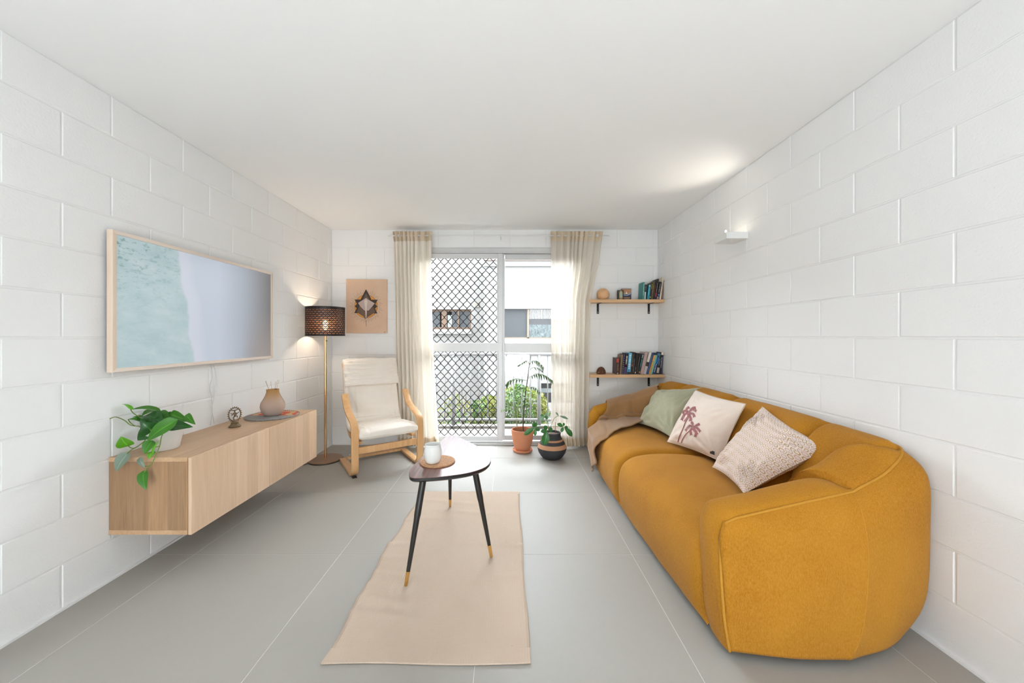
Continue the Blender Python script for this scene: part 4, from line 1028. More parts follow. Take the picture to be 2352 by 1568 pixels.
frond(pm, [c7(400, 240, 3.86), c7(450, 205, 3.86), c7(520, 210, 3.86), c7(575, 250, 3.86)], 5, .05, PG, .7, True, .4, .010)
frond(pm, [c7(352, 480, 3.86), c7(400, 470, 3.84), c7(470, 480, 3.82), c7(530, 540, 3.80)], 5, .06, PG, .7, True, .4)
frond(pm, [c7(350, 500, 3.86), c7(320, 480, 3.88), c7(285, 490, 3.9)], 3, .05, PG, .4, True, .4)
frond(pm, [c7(238, 720, 3.89), c7(230, 660, 3.87), c7(205, 600, 3.86), c7(185, 560, 3.86)], 6, .075, PG2, .1, True, .2, .011)
frond(pm, [c7(240, 720, 3.89), c7(280, 640, 3.87), c7(330, 620, 3.86), c7(390, 620, 3.86)], 7, .075, PG2, .1, True, .1, .011)
frond(pm, [c7(234, 780, 3.89), c7(290, 720, 3.87), c7(350, 700, 3.86)], 5, .06, PG2, .1, True, .2, .010)
frond(pm, [c7(192, 860, 3.90), c7(160, 800, 3.88), c7(110, 765, 3.86), c7(30, 790, 3.85)], 6, .06, PG2, .3, True, .2, .011)

# ---- round banded pot with philodendron
bp = Vector((.436, 3.655, 0))
M['blackclay'] = plain('black_clay', (.035, .036, .040, 1), .75, .3, 20, .2, 90); M['rawclay'] = plain('raw_clay_band', C('#bd8c69'), .8, .08, 25)
bpot = thing('banded_pot_plant', 'leafy plant in a round black pot with bare clay bands', 'potted plant', bp)
prof = [(.070, 0), (.085, .004), (.112, .030), (.133, .062), (.143, .098), (.1435, .112), (.138, .130), (.128, .150), (.115, .172), (.103, .192), (.0915, .212), (.0855, .226), (.0845, .240), (.0885, .254), (.089, .258), (.083, .259), (.078, .254), (.076, .235)]
def sec(a, b):
    o_ = []
    for (r, z), (r2, z2) in zip(prof, prof[1:]):
        o_.append((r, z))
        for cut in (a, b):
            if z < cut < z2: o_.append((r + (r2 - r) * (cut - z) / (z2 - z), cut))
    o_.append(prof[-1])
    idx = [p for p in o_[:15] if a - 1e-6 <= p[1] <= b + 1e-6]
    return idx
obj('pot', MB().lathe(sec(0, .112), bp, 48, True, False), M['blackclay'], bpot, smooth=True)
obj('clay_band', MB().lathe(sec(.112, .150), bp, 48, False, False), M['rawclay'], bpot, smooth=True)
obj('pot', MB().lathe(sec(.150, .180), bp, 48, False, False), M['blackclay'], bpot, smooth=True)
obj('clay_band', MB().lathe(sec(.180, .196), bp, 48, False, False), M['rawclay'], bpot, smooth=True)
up_ = [p for p in sec(.196, .259)]
obj('pot', MB().lathe(up_ + [(.083, .259), (.078, .254), (.076, .235)], bp, 48, False, False), M['blackclay'], bpot, smooth=True)
obj('soil', MB().lathe([(.078, .238), (.04, .243), (.005, .245)], bp, 24, False, True), plain('bark_mulch', (.16, .11, .08, 1), .9, .6, 60, .7, 80), bpot, smooth=True)
PL1 = leafmat('philo_green', '#2a5a2a', '#3d7a38', .3, .2); PL2 = leafmat('philo_blue_green', '#5f7d63', '#7c9a7d', .35, .25)
for (a, b, w, m_, d) in (((470, 1035), (322, 1138), .055, PL1, 3.56), ((475, 1040), (478, 1150), .040, PL1, 3.56), ((480, 1045), (545, 1075), .045, PL1, 3.57), ((470, 1030), (440, 975), .045, PL1, 3.58), ((485, 1030), (492, 962), .032, PL1, 3.58),
                         ((640, 1075), (600, 1282), .085, PL1, 3.50), ((630, 1075), (555, 1095), .045, PL1, 3.53), ((640, 1070), (600, 1010), .05, PL1, 3.54), ((665, 1062), (720, 1078), .055, PL1, 3.52),
                         ((880, 1030), (995, 1158), .060, PL1, 3.55), ((870, 1025), (835, 1100), .035, PL1, 3.56), ((865, 1020), (782, 985), .045, PL1, 3.58), ((880, 1025), (932, 1040), .035, PL1, 3.56), ((875, 1015), (868, 970), .03, PL1, 3.58),
                         ((600, 872), (540, 940), .055, PL2, 3.66), ((610, 870), (655, 830), .030, PL2, 3.66), ((612, 872), (650, 920), .035, PL1, 3.66), ((600, 868), (550, 865), .025, PL1, 3.66),
                         ((800, 872), (760, 824), .022, PL2, 3.64), ((810, 872), (938, 918), .026, PL2, 3.62), ((830, 875), (880, 905), .018, PL1, 3.62)):
    vs_, fs_ = leaf(c7(a[0], a[1], d), c7(b[0], b[1], d - .015), w, Vector((.1, -1, .6)), kind='lobe', fold=.2, droop=.06)
    obj('leaf', MB().add(vs_, fs_, leaf_uv(len(vs_))), m_, bpot, smooth=True, fixn=False)
for pts in ([(660, 1095, 3.65), (655, 1000, 3.65), (640, 950, 3.66), (605, 872, 3.66)], [(660, 1080, 3.64), (700, 1000, 3.63), (745, 905, 3.63), (805, 872, 3.63)], [(665, 1085, 3.64), (680, 1025, 3.62), (820, 1018, 3.58), (872, 1025, 3.56)],
            [(640, 1080, 3.63), (580, 1020, 3.6), (510, 1022, 3.58), (475, 1035, 3.56)], [(660, 1090, 3.65), (655, 940, 3.65)], [(755, 1110, 3.65), (757, 1000, 3.65), (755, 960, 3.65)]):
    obj('stem', MB().tube(crom([c7(*p) for p in pts], 5), .0028, 6), M['stem'] if pts[-1][0] != 755 else plain('dry_stem', C('#8a5a3e'), .8), bpot, smooth=True)

# ================================================================== shelves
YS = 3.934; SXa, SXb = .875, XR - .001
def shelf(ztop, label):
    root = thing('wall_shelf', label, 'shelf', ((SXa + SXb) / 2, (YS + YB) / 2, ztop - .033), group='pine wall shelves')
    obj('board', MB().box(SXa, SXb, YS, YB - .001, ztop - .033, ztop), M['pine'], root, bevel=.002)
    for px in (1373, 1490):
        x = (px - CX) * YB / FPX
        b_ = obj('bracket', MB().box(x - .0125, x + .0125, YB - .005, YB - .0008, ztop - .145, ztop - .033).box(x - .0125, x + .0125, YB - .13, YB - .001, ztop - .037, ztop - .0335)
                 .obox((x - .005, YB - .005, ztop - .062), (.01, 0, 0), (0, -.024, .026), (0, .006, .004)), M['black_metal'], root, bevel=.001, seg=1)
        mb_ = MB()
        for zz in (.056, .128): mb_.lathe([(.004, -.0015), (.004, .0015)], (0, 0, 0), 8)
        k_ = MB()
        for zz in (.056, .128): k_.tube([(x, YB - .0048, ztop - zz), (x, YB - .0075, ztop - zz)], .0042, 8)
        obj('screw', k_, M['alu'], b_)
    return root
ZU, ZL = 1.605, .800
shelf(ZU, 'upper pine shelf on black brackets, holding the wooden ball'); shelf(ZL, 'lower pine shelf on black brackets, above the sofa end')

# carved wooden ball
bc = P(1385, 674, 4.02); bc.z = ZU + .0605
ball = thing('wooden_ball', 'carved wooden ball with swirling grooves on the upper shelf', 'ornament', (bc.x, bc.y, ZU))
def ballf(u, v):
    th = PI * min(.84, .02 + v * .83); ph_ = 2 * PI * u
    g = 1 - .045 * abs(math.sin(3.0 * ph_ * .5 + th * 4.2 + math.sin(th * 2))) ** .6
    r_ = .070 * g
    p = Vector((math.sin(th) * math.cos(ph_), math.sin(th) * math.sin(ph_), math.cos(th))) * r_
    p = Matrix.Rotation(.5, 3, 'Y') @ p if False else p
    p.z = max(p.z, -.0605)
    return bc + p
obj('sphere', MB().grid(ballf, 72, 40, cu=True), plain('blond_wood', C('#dcae82'), .55, .1, 14), ball, smooth=True)
obj('foot', MB().lathe([(.030, 0), (.036, .004)], (bc.x, bc.y, ZU), 24), plain('blond_wood_foot', C('#c99a6e'), .6), ball)

# boxed card decks
def box_thing(name, label, cat, x0, x1, y0, y1, z0, z1, m_, deco):
    root = thing(name, label, cat, ((x0 + x1) / 2, (y0 + y1) / 2, z0))
    obj('box', MB().box(x0, x1, y0, y1, z0, z1), m_, root, bevel=.001, seg=1)
    for (nm, pts, mm, lay) in deco:
        obj(nm, MB().prism([(x0 + (x1 - x0) * a, z0 + (z1 - z0) * b) for a, b in pts], (0, y0 - .0005 * lay, 0), (1, 0, 0), (0, 0, 1), (0, -1, 0), .0004), mm, root)
    return root
def q(px, y=3.96): return (px - CX) * y / FPX
def rect(a, b, c, d): return [(a, b), (c, b), (c, d), (a, d)]
gold = plain('print_gold', C('#b8935a'), .5, .15, 60); teal = plain('print_teal', C('#8fb4ae'), .5, .3, 60); navy = plain('print_navy', C('#3b3350'), .5, .3, 40); cream = plain('print_cream', C('#e0d6c8'), .6, .08); darkg = plain('print_charcoal', C('#3a3a3a'), .55, .15)
arch = [(.22, .12), (.78, .12), (.78, .75), (.66, .9), (.5, .96), (.34, .9), (.22, .75)]
arch2 = [(.36, .22), (.66, .22), (.66, .72), (.5, .84), (.36, .72)]
box_thing('card_deck_box', 'small charcoal box with a gold arched window print, upper shelf', 'box', q(1419.5), q(1433), 3.96, 4.0, ZU, ZU + .102, darkg, [('print', arch, gold, 1), ('print', arch2, teal, 2), ('print', rect(.3, .04, .72, .09), gold, 1)])
box_thing('card_deck_box', 'larger navy and bronze illustrated box behind the small charcoal one', 'box', (1428 - CX) * 4.02 / FPX, (1450 - CX) * 4.02 / FPX, 4.02, 4.06, ZU, ZU + .124, navy,
          [('print', rect(.03, .52, .97, .97), plain('print_bronze', C('#b07f5a'), .5, .3, 60), 1), ('print', [(.1, .6), (.4, .55), (.5, .78), (.6, .55), (.9, .6), (.55, .45), (.45, .45)], cream, 2), ('print', [(.05, .42), (.35, .52), (.65, .52), (.95, .7), (.92, .5), (.6, .40), (.3, .38)], plain('print_sky', C('#9fb6cf'), .5, .2, 60), 2), ('print', rect(.2, .16, .86, .23), gold, 2), ('print', rect(.3, .07, .75, .10), gold, 2)])
# bristly brown dome
dc = Vector((q(1380.5, 4.0), 4.0, ZL))
dome = thing('bristly_ornament', 'small round bristly brown ornament on the lower shelf', 'ornament', dc)
obj('body', MB().grid(lambda u, v: dc + Vector((.048 * math.sin(v * PI * .56 + .02) * math.cos(2 * PI * u), .042 * math.sin(v * PI * .56 + .02) * math.sin(2 * PI * u), max(0, .076 * (math.cos(v * PI * .56) * .86 + .14)))), 32, 16, cu=True), plain('brown_husk', C('#5b3b26'), .85, .35, 60, .6, 120), dome, smooth=True)
mb = MB()
for k in range(420):
    u, v_ = R.random(), R.random() ** .6
    n_ = Vector((math.sin(v_ * 1.6) * math.cos(2 * PI * u), math.sin(v_ * 1.6) * math.sin(2 * PI * u), math.cos(v_ * 1.6)))
    p = dc + Vector((n_.x * .047, n_.y * .041, .008 + max(0, n_.z) * .066)); e = (n_ + Vector((.4, 0, .1))).normalized()
    mb.tube([p, p + e * .008], [.0011, .0002], 3, cap=False)
tag(obj('bristles', mb, plain('brown_bristle', C('#6e4a2e'), .8, .3, 80), dome), kind='stuff')
mb = MB().tube([dc + Vector((-.030, -.03, .020)), dc + Vector((-.050, -.036, .012))], [.012, .003], 8)
obj('snout', mb, plain('brown_snout', C('#8a5a3c'), .8, .2), dome, smooth=True)

# ---- books
BM = {}
def bm_of(c):
    if c not in BM: BM[c] = plain('cover_' + c[1:], C(c), .45, .10, 30)
    return BM[c]
paper = plain('book_paper', C('#d8cbb4'), .9, .08, 200)
def book(label, x0b, x1b, x0t, ht, depth, z, cover, marks, group, yf=None):
    """leaning book: spine bottom from x0b to x1b, top shifted to x0t, spine faces the room"""
    yf = YS + .022 if yf is None else yf
    w = x1b - x0b; lean = x0t - x0b; th_ = math.atan2(lean, ht); up = Vector((math.sin(th_), 0, math.cos(th_))); sd_ = Vector((math.cos(th_), 0, -math.sin(th_)))
    o_ = Vector((x0b, yf, z)); L_ = ht / math.cos(th_) if math.cos(th_) else ht
    wt = w * math.cos(th_); o_.z += wt * math.sin(th_) if lean > 0 else 0
    root = thing('book', label, 'book', o_ + sd_ * wt / 2, group=group)
    D = Vector((0, 1, 0)); ct = min(.0022, wt * .16)
    cov = MB().obox(o_, sd_ * wt, D * ct, up * L_).obox(o_ + D * ct, sd_ * ct, D * (depth - ct), up * L_).obox(o_ + sd_ * (wt - ct) + D * ct, sd_ * ct, D * (depth - ct), up * L_)
    cv = obj('cover', cov, bm_of(cover), root)
    obj('pages', MB().obox(o_ + sd_ * ct + D * ct + up * .003, sd_ * (wt - 2 * ct), D * (depth - ct - .003), up * (L_ - .006)), paper, root)
    for (a, b, c_, d_, colr) in marks:                    # spine print, fractions across and up
        obj('spine_print', MB().obox(o_ + sd_ * wt * a + up * L_ * b - D * .0006, sd_ * wt * (c_ - a), D * .0006, up * L_ * (d_ - b)), bm_of(colr), cv)
    return root
def dashes(a, c_, b, d_, colr, n):
    """short strokes standing in for spine lettering too small to read"""
    s = (d_ - b) / n
    return [(a, b + k * s, c_, b + k * s + s * (.45 + .3 * ((k * 7) % 3) / 2), colr) for k in range(n)]
kU = lambda x, y=3.956: (1395 + x * .06378 - CX) * y / FPX
hU = lambda y: (870 - y) * .06378 * 3.956 / FPX
gU, gL = 'books on the upper shelf', 'books on the lower shelf'
UP = [('green hardback nearest the boxes, upper shelf', 1262, 1322, 1293, 245, .135, '#3f8c86', dashes(.3, .7, .25, .92, '#9fd0c4', 9)),
      ('black book with white lower spine beside the green hardback', 1328, 1395, 1362, 330, .11, '#26211f', [(.05, .02, .7, .5, '#cfd2cf')] + dashes(.3, .7, .6, .92, '#8f7f74', 4)),
      ('bright teal paperback on the upper shelf', 1432, 1510, 1492, 342, .11, '#2691a8', [(.35, .86, .7, .97, '#e6d6c0')] + dashes(.3, .6, .3, .8, '#8fd0d8', 8)),
      ('dark book with yellow lettering right of the teal paperback', 1516, 1574, 1590, 262, .12, '#38281f', dashes(.4, .7, .62, .92, '#c9c02d', 6) + [(.1, .1, .6, .16, '#d8cc3a')]),
      ('thin olive book on the upper shelf', 1580, 1628, 1664, 225, .12, '#5a5338', dashes(.35, .65, .35, .8, '#a59b6e', 8)),
      ('black book with a dark red stripe, upper shelf', 1634, 1690, 1726, 185, .125, '#2b1b1a', [(.35, .2, .65, .75, '#7f3532')]),
      ('tall black book, third from the right wall on the upper shelf', 1696, 1762, 1798, 135, .13, '#171413', dashes(.4, .7, .35, .8, '#a9a5a0', 9) + [(.1, .12, .9, .32, '#8a3346')]),
      ('black book with a blue dot, upper shelf', 1768, 1868, 1880, 245, .13, '#221d1c', [(.3, .2, .8, .3, '#4a7fc4'), (.05, .02, .75, .15, '#8f8790')] + dashes(.3, .6, .4, .9, '#9c9792', 9)),
      ('cream book taller than its neighbours, upper shelf', 1874, 1930, 1984, 70, .13, '#ddd0bd', dashes(.35, .6, .3, .7, '#b5a48c', 6)),
      ('brown book against the right wall, upper shelf', 1940, 1990, 2040, 130, .13, '#6e5545', dashes(.35, .6, .3, .8, '#a58a74', 6))]
for (lb_, a, b, tx, ty, dp, colr, mk) in UP:
    book(lb_, kU(a), kU(b), kU(tx), hU(ty), dp, ZU, colr, mk, gU)
kL = lambda x, y=3.95: (1395 + x * .06378 - CX) * y / FPX
hL = lambda y: (1005 - y) * .06378 * 3.95 / FPX
LO = [('dark book with flame red cover, leftmost on the lower shelf', 322, 430, 335, 415, .14, '#3d1c18', [(.1, .72, .8, .97, '#b03a26'), (.3, .03, .7, .09, '#c9b8a8')] + dashes(.25, .75, .2, .65, '#7a6247', 8)),
      ('thin brown paper-backed book, second on the lower shelf', 446, 512, 506, 295, .13, '#7d664c', []),
      ('navy book with a row of gold dots, lower shelf', 518, 590, 584, 272, .13, '#1d2140', [(.4, .04 + .105 * k, .66, .075 + .105 * k, '#c9b384') for k in range(9)]),
      ('black and purple book with white title blocks, lower shelf', 594, 690, 682, 250, .13, '#1f1a20', [(.05, .02, .9, .42, '#4a3560'), (.1, .36, .9, .46, '#7a2f48')] + dashes(.25, .75, .5, .88, '#d9d2cc', 6)),
      ('bright sky blue book, lower shelf', 716, 830, 784, 235, .13, '#58b3d6', dashes(.25, .75, .26, .93, '#d8e6ea', 9) + [(0, 0, 1, .11, '#20262a'), (.2, .12, .75, .22, '#3d6f86')]),
      ('dark brown book with orange dot, right of the sky blue one', 838, 900, 912, 252, .13, '#33241d', dashes(.3, .7, .5, .95, '#8c6f5a', 9) + [(.2, .38, .85, .47, '#b5583a')]),
      ('tall black book with pale lettering, lower shelf', 906, 965, 972, 212, .14, '#1a1716', dashes(.35, .65, .08, .72, '#8f8983', 14)),
      ('thick near-black book with a small white mark, lower shelf', 970, 1046, 1058, 240, .14, '#241c18', [(.3, .04, .65, .12, '#d8d0d0')] + dashes(.35, .6, .2, .36, '#7d746c', 4)),
      ('thin dark book showing greyish page edges, lower shelf', 1050, 1100, 1160, 292, .13, '#2a2420', [(.4, .1, .62, .9, '#6f6853')]),
      ('dark slate book with teal lettering and orange mark', 1108, 1190, 1262, 272, .13, '#27303a', dashes(.3, .65, .36, .75, '#3f9a94', 7) + dashes(.3, .65, .8, .97, '#dfe2e2', 4) + [(.3, .06, .7, .13, '#e08f2f')]),
      ('plain dusty pink book, lower shelf', 1194, 1302, 1362, 225, .14, '#b39a92', []),
      ('white and brown jacketed book right of the dusty pink one', 1310, 1400, 1520, 226, .13, '#d9d1c6', [(0, .36, 1, .56, '#35251f'), (.1, .02, .9, .34, '#b9aeb4')]),
      ('navy blue book with fine pale lettering, lower shelf', 1408, 1490, 1612, 242, .13, '#27406b', dashes(.3, .6, .08, .85, '#6f86ac', 12)),
      ('orange paperback on the lower shelf', 1494, 1550, 1690, 322, .12, '#dd9a4a', [(.15, .62, .9, .69, '#6f8f86')] + dashes(.4, .6, .1, .55, '#b87c36', 8)),
      ('mint green paperback on the lower shelf', 1556, 1622, 1748, 322, .12, '#85b79c', dashes(.35, .6, .1, .9, '#5f9678', 10)),
      ('navy to bright blue book, third from the wall on the lower shelf', 1630, 1736, 1826, 262, .13, '#24365f', [(0, .5, 1, .78, '#2f7fc0'), (0, .78, 1, 1, '#3d6f86')] + dashes(.3, .65, .1, .9, '#b9c6d8', 12)),
      ('black book with a cream lower spine, lower shelf', 1764, 1858, 1880, 305, .13, '#1d1a1c', [(.05, .06, .95, .34, '#b8ab9d')] + dashes(.35, .65, .45, .8, '#8a8a8a', 6)),
      ('navy book with a cream top, against the right wall on the lower shelf', 1872, 1952, 1958, 215, .14, '#25233f', [(0, .88, 1, 1, '#dccdb8')] + dashes(.3, .65, .3, .8, '#b9a9b4', 10))]
for (lb_, a, b, tx, ty, dp, colr, mk) in LO:
    book(lb_, kL(a), kL(b), kL(tx), hL(ty), dp, ZL, colr, mk, gL)

# ---- wall sconce
sc_ = thing('wall_sconce', 'white box-shaped wall light on the right wall, shining upwards', 'wall light', (1.60, 2.65, 1.891))
sx0, sx1, sy0, sy1, szz0, szz1 = 1.524, XR - .001, 2.566, 2.731, 1.891, 1.937
obj('body', MB().box(sx0, sx1, sy0, sy1, szz0, szz0 + .008).box(sx0, sx0 + .006, sy0, sy1, szz0 + .008, szz1).box(sx0 + .006, sx1, sy0, sy0 + .006, szz0 + .008, szz1).box(sx0 + .006, sx1, sy1 - .006, sy1, szz0 + .008, szz1).box(sx1 - .006, sx1, sy0 + .006, sy1 - .006, szz0 + .008, szz1), M['white_metal'], sc_)
t = NT('lit_halogen'); t.col((1, .95, .85, 1)).set(ecol=(1, .9, .72, 1), estr=14, rough=.1); M['halogen'] = t.m
hb = Vector((1.563, 2.64, szz0 + .008))
obj('bulb', MB().lathe([(.004, 0), (.005, .02), (.007, .034), (.007, .046), (.004, .052), (.006, .058), (.005, .066), (.002, .070)], hb, 14), M['halogen'], sc_, smooth=True)
ld = bpy.data.lights.new('sconce_light', 'SPOT'); ld.energy = 3.2; ld.color = (1, .92, .80); ld.shadow_soft_size = .02; ld.spot_size = math.radians(95); ld.spot_blend = .8
lo = bpy.data.objects.new('sconce_light', ld); COL.objects.link(lo); lo.location = (1.565, 2.648, 1.95); lo.rotation_euler = Vector((-.6, 0, 1)).to_track_quat('-Z', 'Y').to_euler(); lo.parent = sc_; lo.matrix_parent_inverse = Matrix.Translation(-Vector(sc_.location))
# ================================================================== sofa
t = NT('mustard_fabric'); v = t.coord('Object'); f = t.noise(v, 3.2, 5, .6); fib = t.noise(t.coord('Object', (1, 1, .35)), 260, 4, .7); tw = t.noise(v, 700, 2)
c = t.mix(t.ramp(f, [(.3, (0, 0, 0, 1)), (.75, (1, 1, 1, 1))]), C('#a0660f'), C('#b77e20'))
c = t.mix(t.ramp(fib, [(.35, (0, 0, 0, 1)), (.7, (.75, .75, .75, 1))]), c, C('#c08a36'))
c = t.mix(t.ramp(tw, [(.55, (0, 0, 0, 1)), (.75, (.4, .4, .4, 1))]), c, C('#84500f'))
t.col(c).set(rough=.92, spec=.15, sheen=.06, srough=.5); t.bump(t.math('ADD', t.math('MULTIPLY', tw, .5), t.math('MULTIPLY', fib, .5)), .28, .0015); M['mustard'] = t.m
M['mustard_pipe'] = plain('mustard_piping', C('#bd8527'), .9, .12, 90, .3, 500)
SYC = 2.55
def mir(p): return Vector((p[0], 2 * SYC - p[1], p[2]))
sofa = thing('sofa', 'mustard yellow two-seat sofa with rounded angular shell along the right wall', 'sofa', (1.22, SYC, 0))
top_h = [(.835, 1.430, .488), (1.08, 1.412, .556), (1.33, 1.420, .607), (1.48, 1.442, .672), (1.603, 1.498, .738), (1.632, 1.62, .752), (1.640, 2.08, .768), (1.640, SYC, .768)]
bel_h = [(.812, 1.388, .30), (1.07, 1.345, .36), (1.315, 1.342, .40), (1.505, 1.378, .44), (1.654, 1.443, .47), (1.662, 1.60, .48), (1.660, 2.08, .48), (1.660, SYC, .48)]
low_h = [(.812, 1.372, .14), (1.06, 1.334, .15), (1.285, 1.330, .16), (1.485, 1.375, .17), (1.648, 1.452, .18), (1.660, 1.60, .18), (1.656, 2.08, .18), (1.656, SYC, .18)]
bot_h = [(.826, 1.372, .032), (1.04, 1.340, .032), (1.245, 1.335, .032), (1.44, 1.388, .032), (1.575, 1.470, .032), (1.615, 1.61, .032), (1.622, 2.08, .032), (1.622, SYC, .032)]
def full(h):
    V_ = [Vector(p) for p in h]
    h = h[:2] + [tuple(V_[2].lerp(V_[1], .16)), h[2], tuple(V_[2].lerp(V_[3], .22))] + h[3:]      # tighter facet corner
    return h + [tuple(mir(p)) for p in h[-2::-1]]
curves = [crom(full(h), 8) for h in (bot_h, low_h, bel_h, top_h)]
nC = len(curves[0])
upp_h = [(.808, 1.402, .43), (1.07, 1.372, .50), (1.32, 1.372, .545), (1.505, 1.395, .60), (1.650, 1.447, .660), (1.662, 1.60, .675), (1.658, 2.08, .69), (1.658, SYC, .69)]
curves = curves[:3] + [crom(full(upp_h), 8)] + curves[3:]
cols = [crom([cv[i] for cv in curves], 7) for i in range(nC)]
nv_ = len(cols[0]); mb = MB()
mb.add([p for col_ in cols for p in col_], [(i * nv_ + j, (i + 1) * nv_ + j, (i + 1) * nv_ + j + 1, i * nv_ + j + 1) for i in range(nC - 1) for j in range(nv_ - 1)])
sh_ = obj('shell', mb, M['mustard'], sofa, smooth=True)
sm = sh_.modifiers.new('thick', 'SOLIDIFY'); sm.thickness = .02; sm.offset = -1
topc = curves[4]
front = crom([(.824, 1.368, .035), (.808, 1.374, .15), (.808, 1.396, .31), (.818, 1.418, .43), (.850, 1.428, .490)], 6)
pipe = front[:-1] + [topc[i] for i in range(2, nC - 2)] + [mir(p) for p in front[:-1]][::-1]
obj('piping', MB().tube(pipe, .0054, 8), M['mustard_pipe'], sofa, smooth=True)
for side in (0, 1):     # seams running down the outer panels
    col_ = cols[24] if side == 0 else cols[nC - 25]
    obj('seam', MB().tube(col_[2:], .0016, 6), M['mustard_pipe'], sofa, smooth=True)

def pad(path, inward, section, upn, pinch0, pinch1, hs=None, sub=4):
    """loft of a soft section along a path; pinch narrows and lowers the ends"""
    sec = crom([(a, b, 0) for a, b in section], sub); m = len(path); ns = len(sec); vs = []
    for i, p in enumerate(path):
        u = i / (m - 1)
        e0 = min(1, u / .13); e1 = min(1, (1 - u) / .13)
        k = (pinch0 + (1 - pinch0) * math.sin(e0 * PI / 2) ** .8) * (pinch1 + (1 - pinch1) * math.sin(e1 * PI / 2) ** .8)
        sc_h = hs[i] if hs else 1
        for j, s in enumerate(sec):
            d, h = s.x, s.y
            kk = k if s.x > .012 else 1
            hh = h * sc_h * kk if h > 0 else h * (1 + .25 * (1 - kk))
            q_ = Vector(p) + Vector(inward[i]) * d * (.66 + .34 * kk) + Vector(upn[i]) * (hh - .035 * (1 - kk) * min(1, d / .05))
            w_ = mnoise.noise(q_ * 6.0) * .006 * (1 if s.x > .02 else 0)
            vs.append(q_ + Vector(upn[i]) * w_)
    fs = [(i * ns + j, (i + 1) * ns + j, (i + 1) * ns + j + 1, i * ns + j + 1) for i in range(m - 1) for j in range(ns - 1)]
    return vs, fs
ap = front + crom([(.850, 1.428, .490), (.96, 1.420, .522), (1.08, 1.412, .556), (1.22, 1.413, .584), (1.335, 1.420, .609)], 7)[1:]
upn = []; hs = []
for i, p in enumerate(ap):
    tg = ap[min(i + 1, len(ap) - 1)] - ap[max(i - 1, 0)]; n_ = Vector((-tg.z, 0, tg.x)).normalized(); upn.append(n_); hs.append(.5 + .5 * max(0, n_.z))
armsec = [(0, 0), (.018, .020), (.05, .034), (.09, .037), (.125, .024), (.150, -.008), (.164, -.06), (.168, -.13)]
vsA, fsA = pad(ap, [(0, 1, 0)] * len(ap), armsec, upn, .9, .3, hs)
cp = [Vector(p) for p in topc[24:49]]
inw = []
for i in range(len(cp)):
    u = i / (len(cp) - 1); inw.append(Vector((-.35 - .5 * u, .95 - .45 * u, 0)).normalized())
corsec = [(0, 0), (.02, .020), (.07, .036), (.13, .036), (.19, .006), (.245, -.07), (.285, -.17), (.30, -.31)]
vsC, fsC = pad(cp, inw, corsec, [(0, 0, 1)] * len(cp), .35, .5)
obj('arm_pad', MB().add(vsA, fsA), M['mustard'], sofa, smooth=True)
obj('arm_pad', MB().add([mir(p) for p in vsA], fsA), M['mustard'], sofa, smooth=True)
obj('corner_pad', MB().add(vsC, fsC), M['mustard'], sofa, smooth=True)
obj('corner_pad', MB().add([mir(p) for p in vsC], fsC), M['mustard'], sofa, smooth=True)
backsec = [(0, 0), (.02, .016), (.06, .024), (.11, .012), (.165, -.032), (.21, -.10), (.25, -.20), (.285, -.36)]
tc_ = [p for p in topc if 1.49 <= p.y <= 2 * SYC - 1.49]
def at_y(y):
    for a, b in zip(tc_, tc_[1:]):
        if a.y <= y <= b.y: return a.lerp(b, (y - a.y) / max(1e-6, b.y - a.y))
    return tc_[0] if y < tc_[0].y else tc_[-1]
cuts = [1.505, 1.83, SYC, 2 * SYC - 1.83, 2 * SYC - 1.505]
for a, b in zip(cuts, cuts[1:]):
    pth = [at_y(a + (b - a) * k / 26) for k in range(27)]
    vsB, fsB = pad(pth, [(-1, 0, 0)] * 27, backsec, [(0, 0, 1)] * 27, .1, .1)
    obj('back_pad', MB().add(vsB, fsB), M['mustard'], sofa, smooth=True)
# seat cushions with waterfall fronts
seatp = crom([(1.46, .36, 0), (1.30, .398, 0), (1.10, .416, 0), (.95, .410, 0), (.86, .385, 0), (.798, .325, 0), (.778, .24, 0), (.778, .15, 0), (.795, .06, 0), (.812, .033, 0)], 6)
def bow(y): return -.032 * math.sin(PI * max(0, min(1, (y - 1.45) / (2 * (SYC - 1.45)))))
def seatf(y0, y1):
    m = len(seatp)
    def fn(u, v_):
        x = v_ * (m - 1); i = min(int(x), m - 2); f_ = x - i; p = seatp[i] * (1 - f_) + seatp[i + 1] * f_
        tg = (seatp[i + 1] - seatp[i]).normalized(); nn = Vector((tg.y, -tg.x, 0))
        e = min(u, 1 - u) / .085; k = 1 - (1 - min(1, e)) ** 2.4 
        q_ = p - nn * (.040 * (1 - k)) * (1 if v_ < .93 else max(0, (1 - v_) / .07))
        y = y0 + (y1 - y0) * u
        return (q_.x + bow(y) * min(1, v_ * 2), y, q_.y + mnoise.noise(Vector((q_.x * 5, y * 5, 0))) * .004)
    return fn
for (a, b) in ((1.495, SYC - .001), (SYC + .001, 2 * SYC - 1.495)):
    obj('seat_cushion', MB().grid(seatf(a, b), 60, 56), M['mustard'], sofa, smooth=True)
obj('base', MB().prism([(.87, 1.42), (1.28, 1.40), (1.5, 1.5), (1.58, 1.62), (1.58, 2 * SYC - 1.62), (1.5, 2 * SYC - 1.5), (1.28, 2 * SYC - 1.40), (.87, 2 * SYC - 1.42)], (0, 0, .030), (1, 0, 0), (0, 1, 0), (0, 0, 1), .30), plain('base_cloth', (.03, .028, .025, 1), .9), sofa)
for x, y in ((.92, 1.50), (1.38, 1.46), (.92, 2 * SYC - 1.5), (1.38, 2 * SYC - 1.46), (.92, SYC), (1.5, SYC)):
    obj('foot', MB().lathe([(.022, 0), (.025, .031)], (x, y, 0), 14), M['black_metal'], sofa)

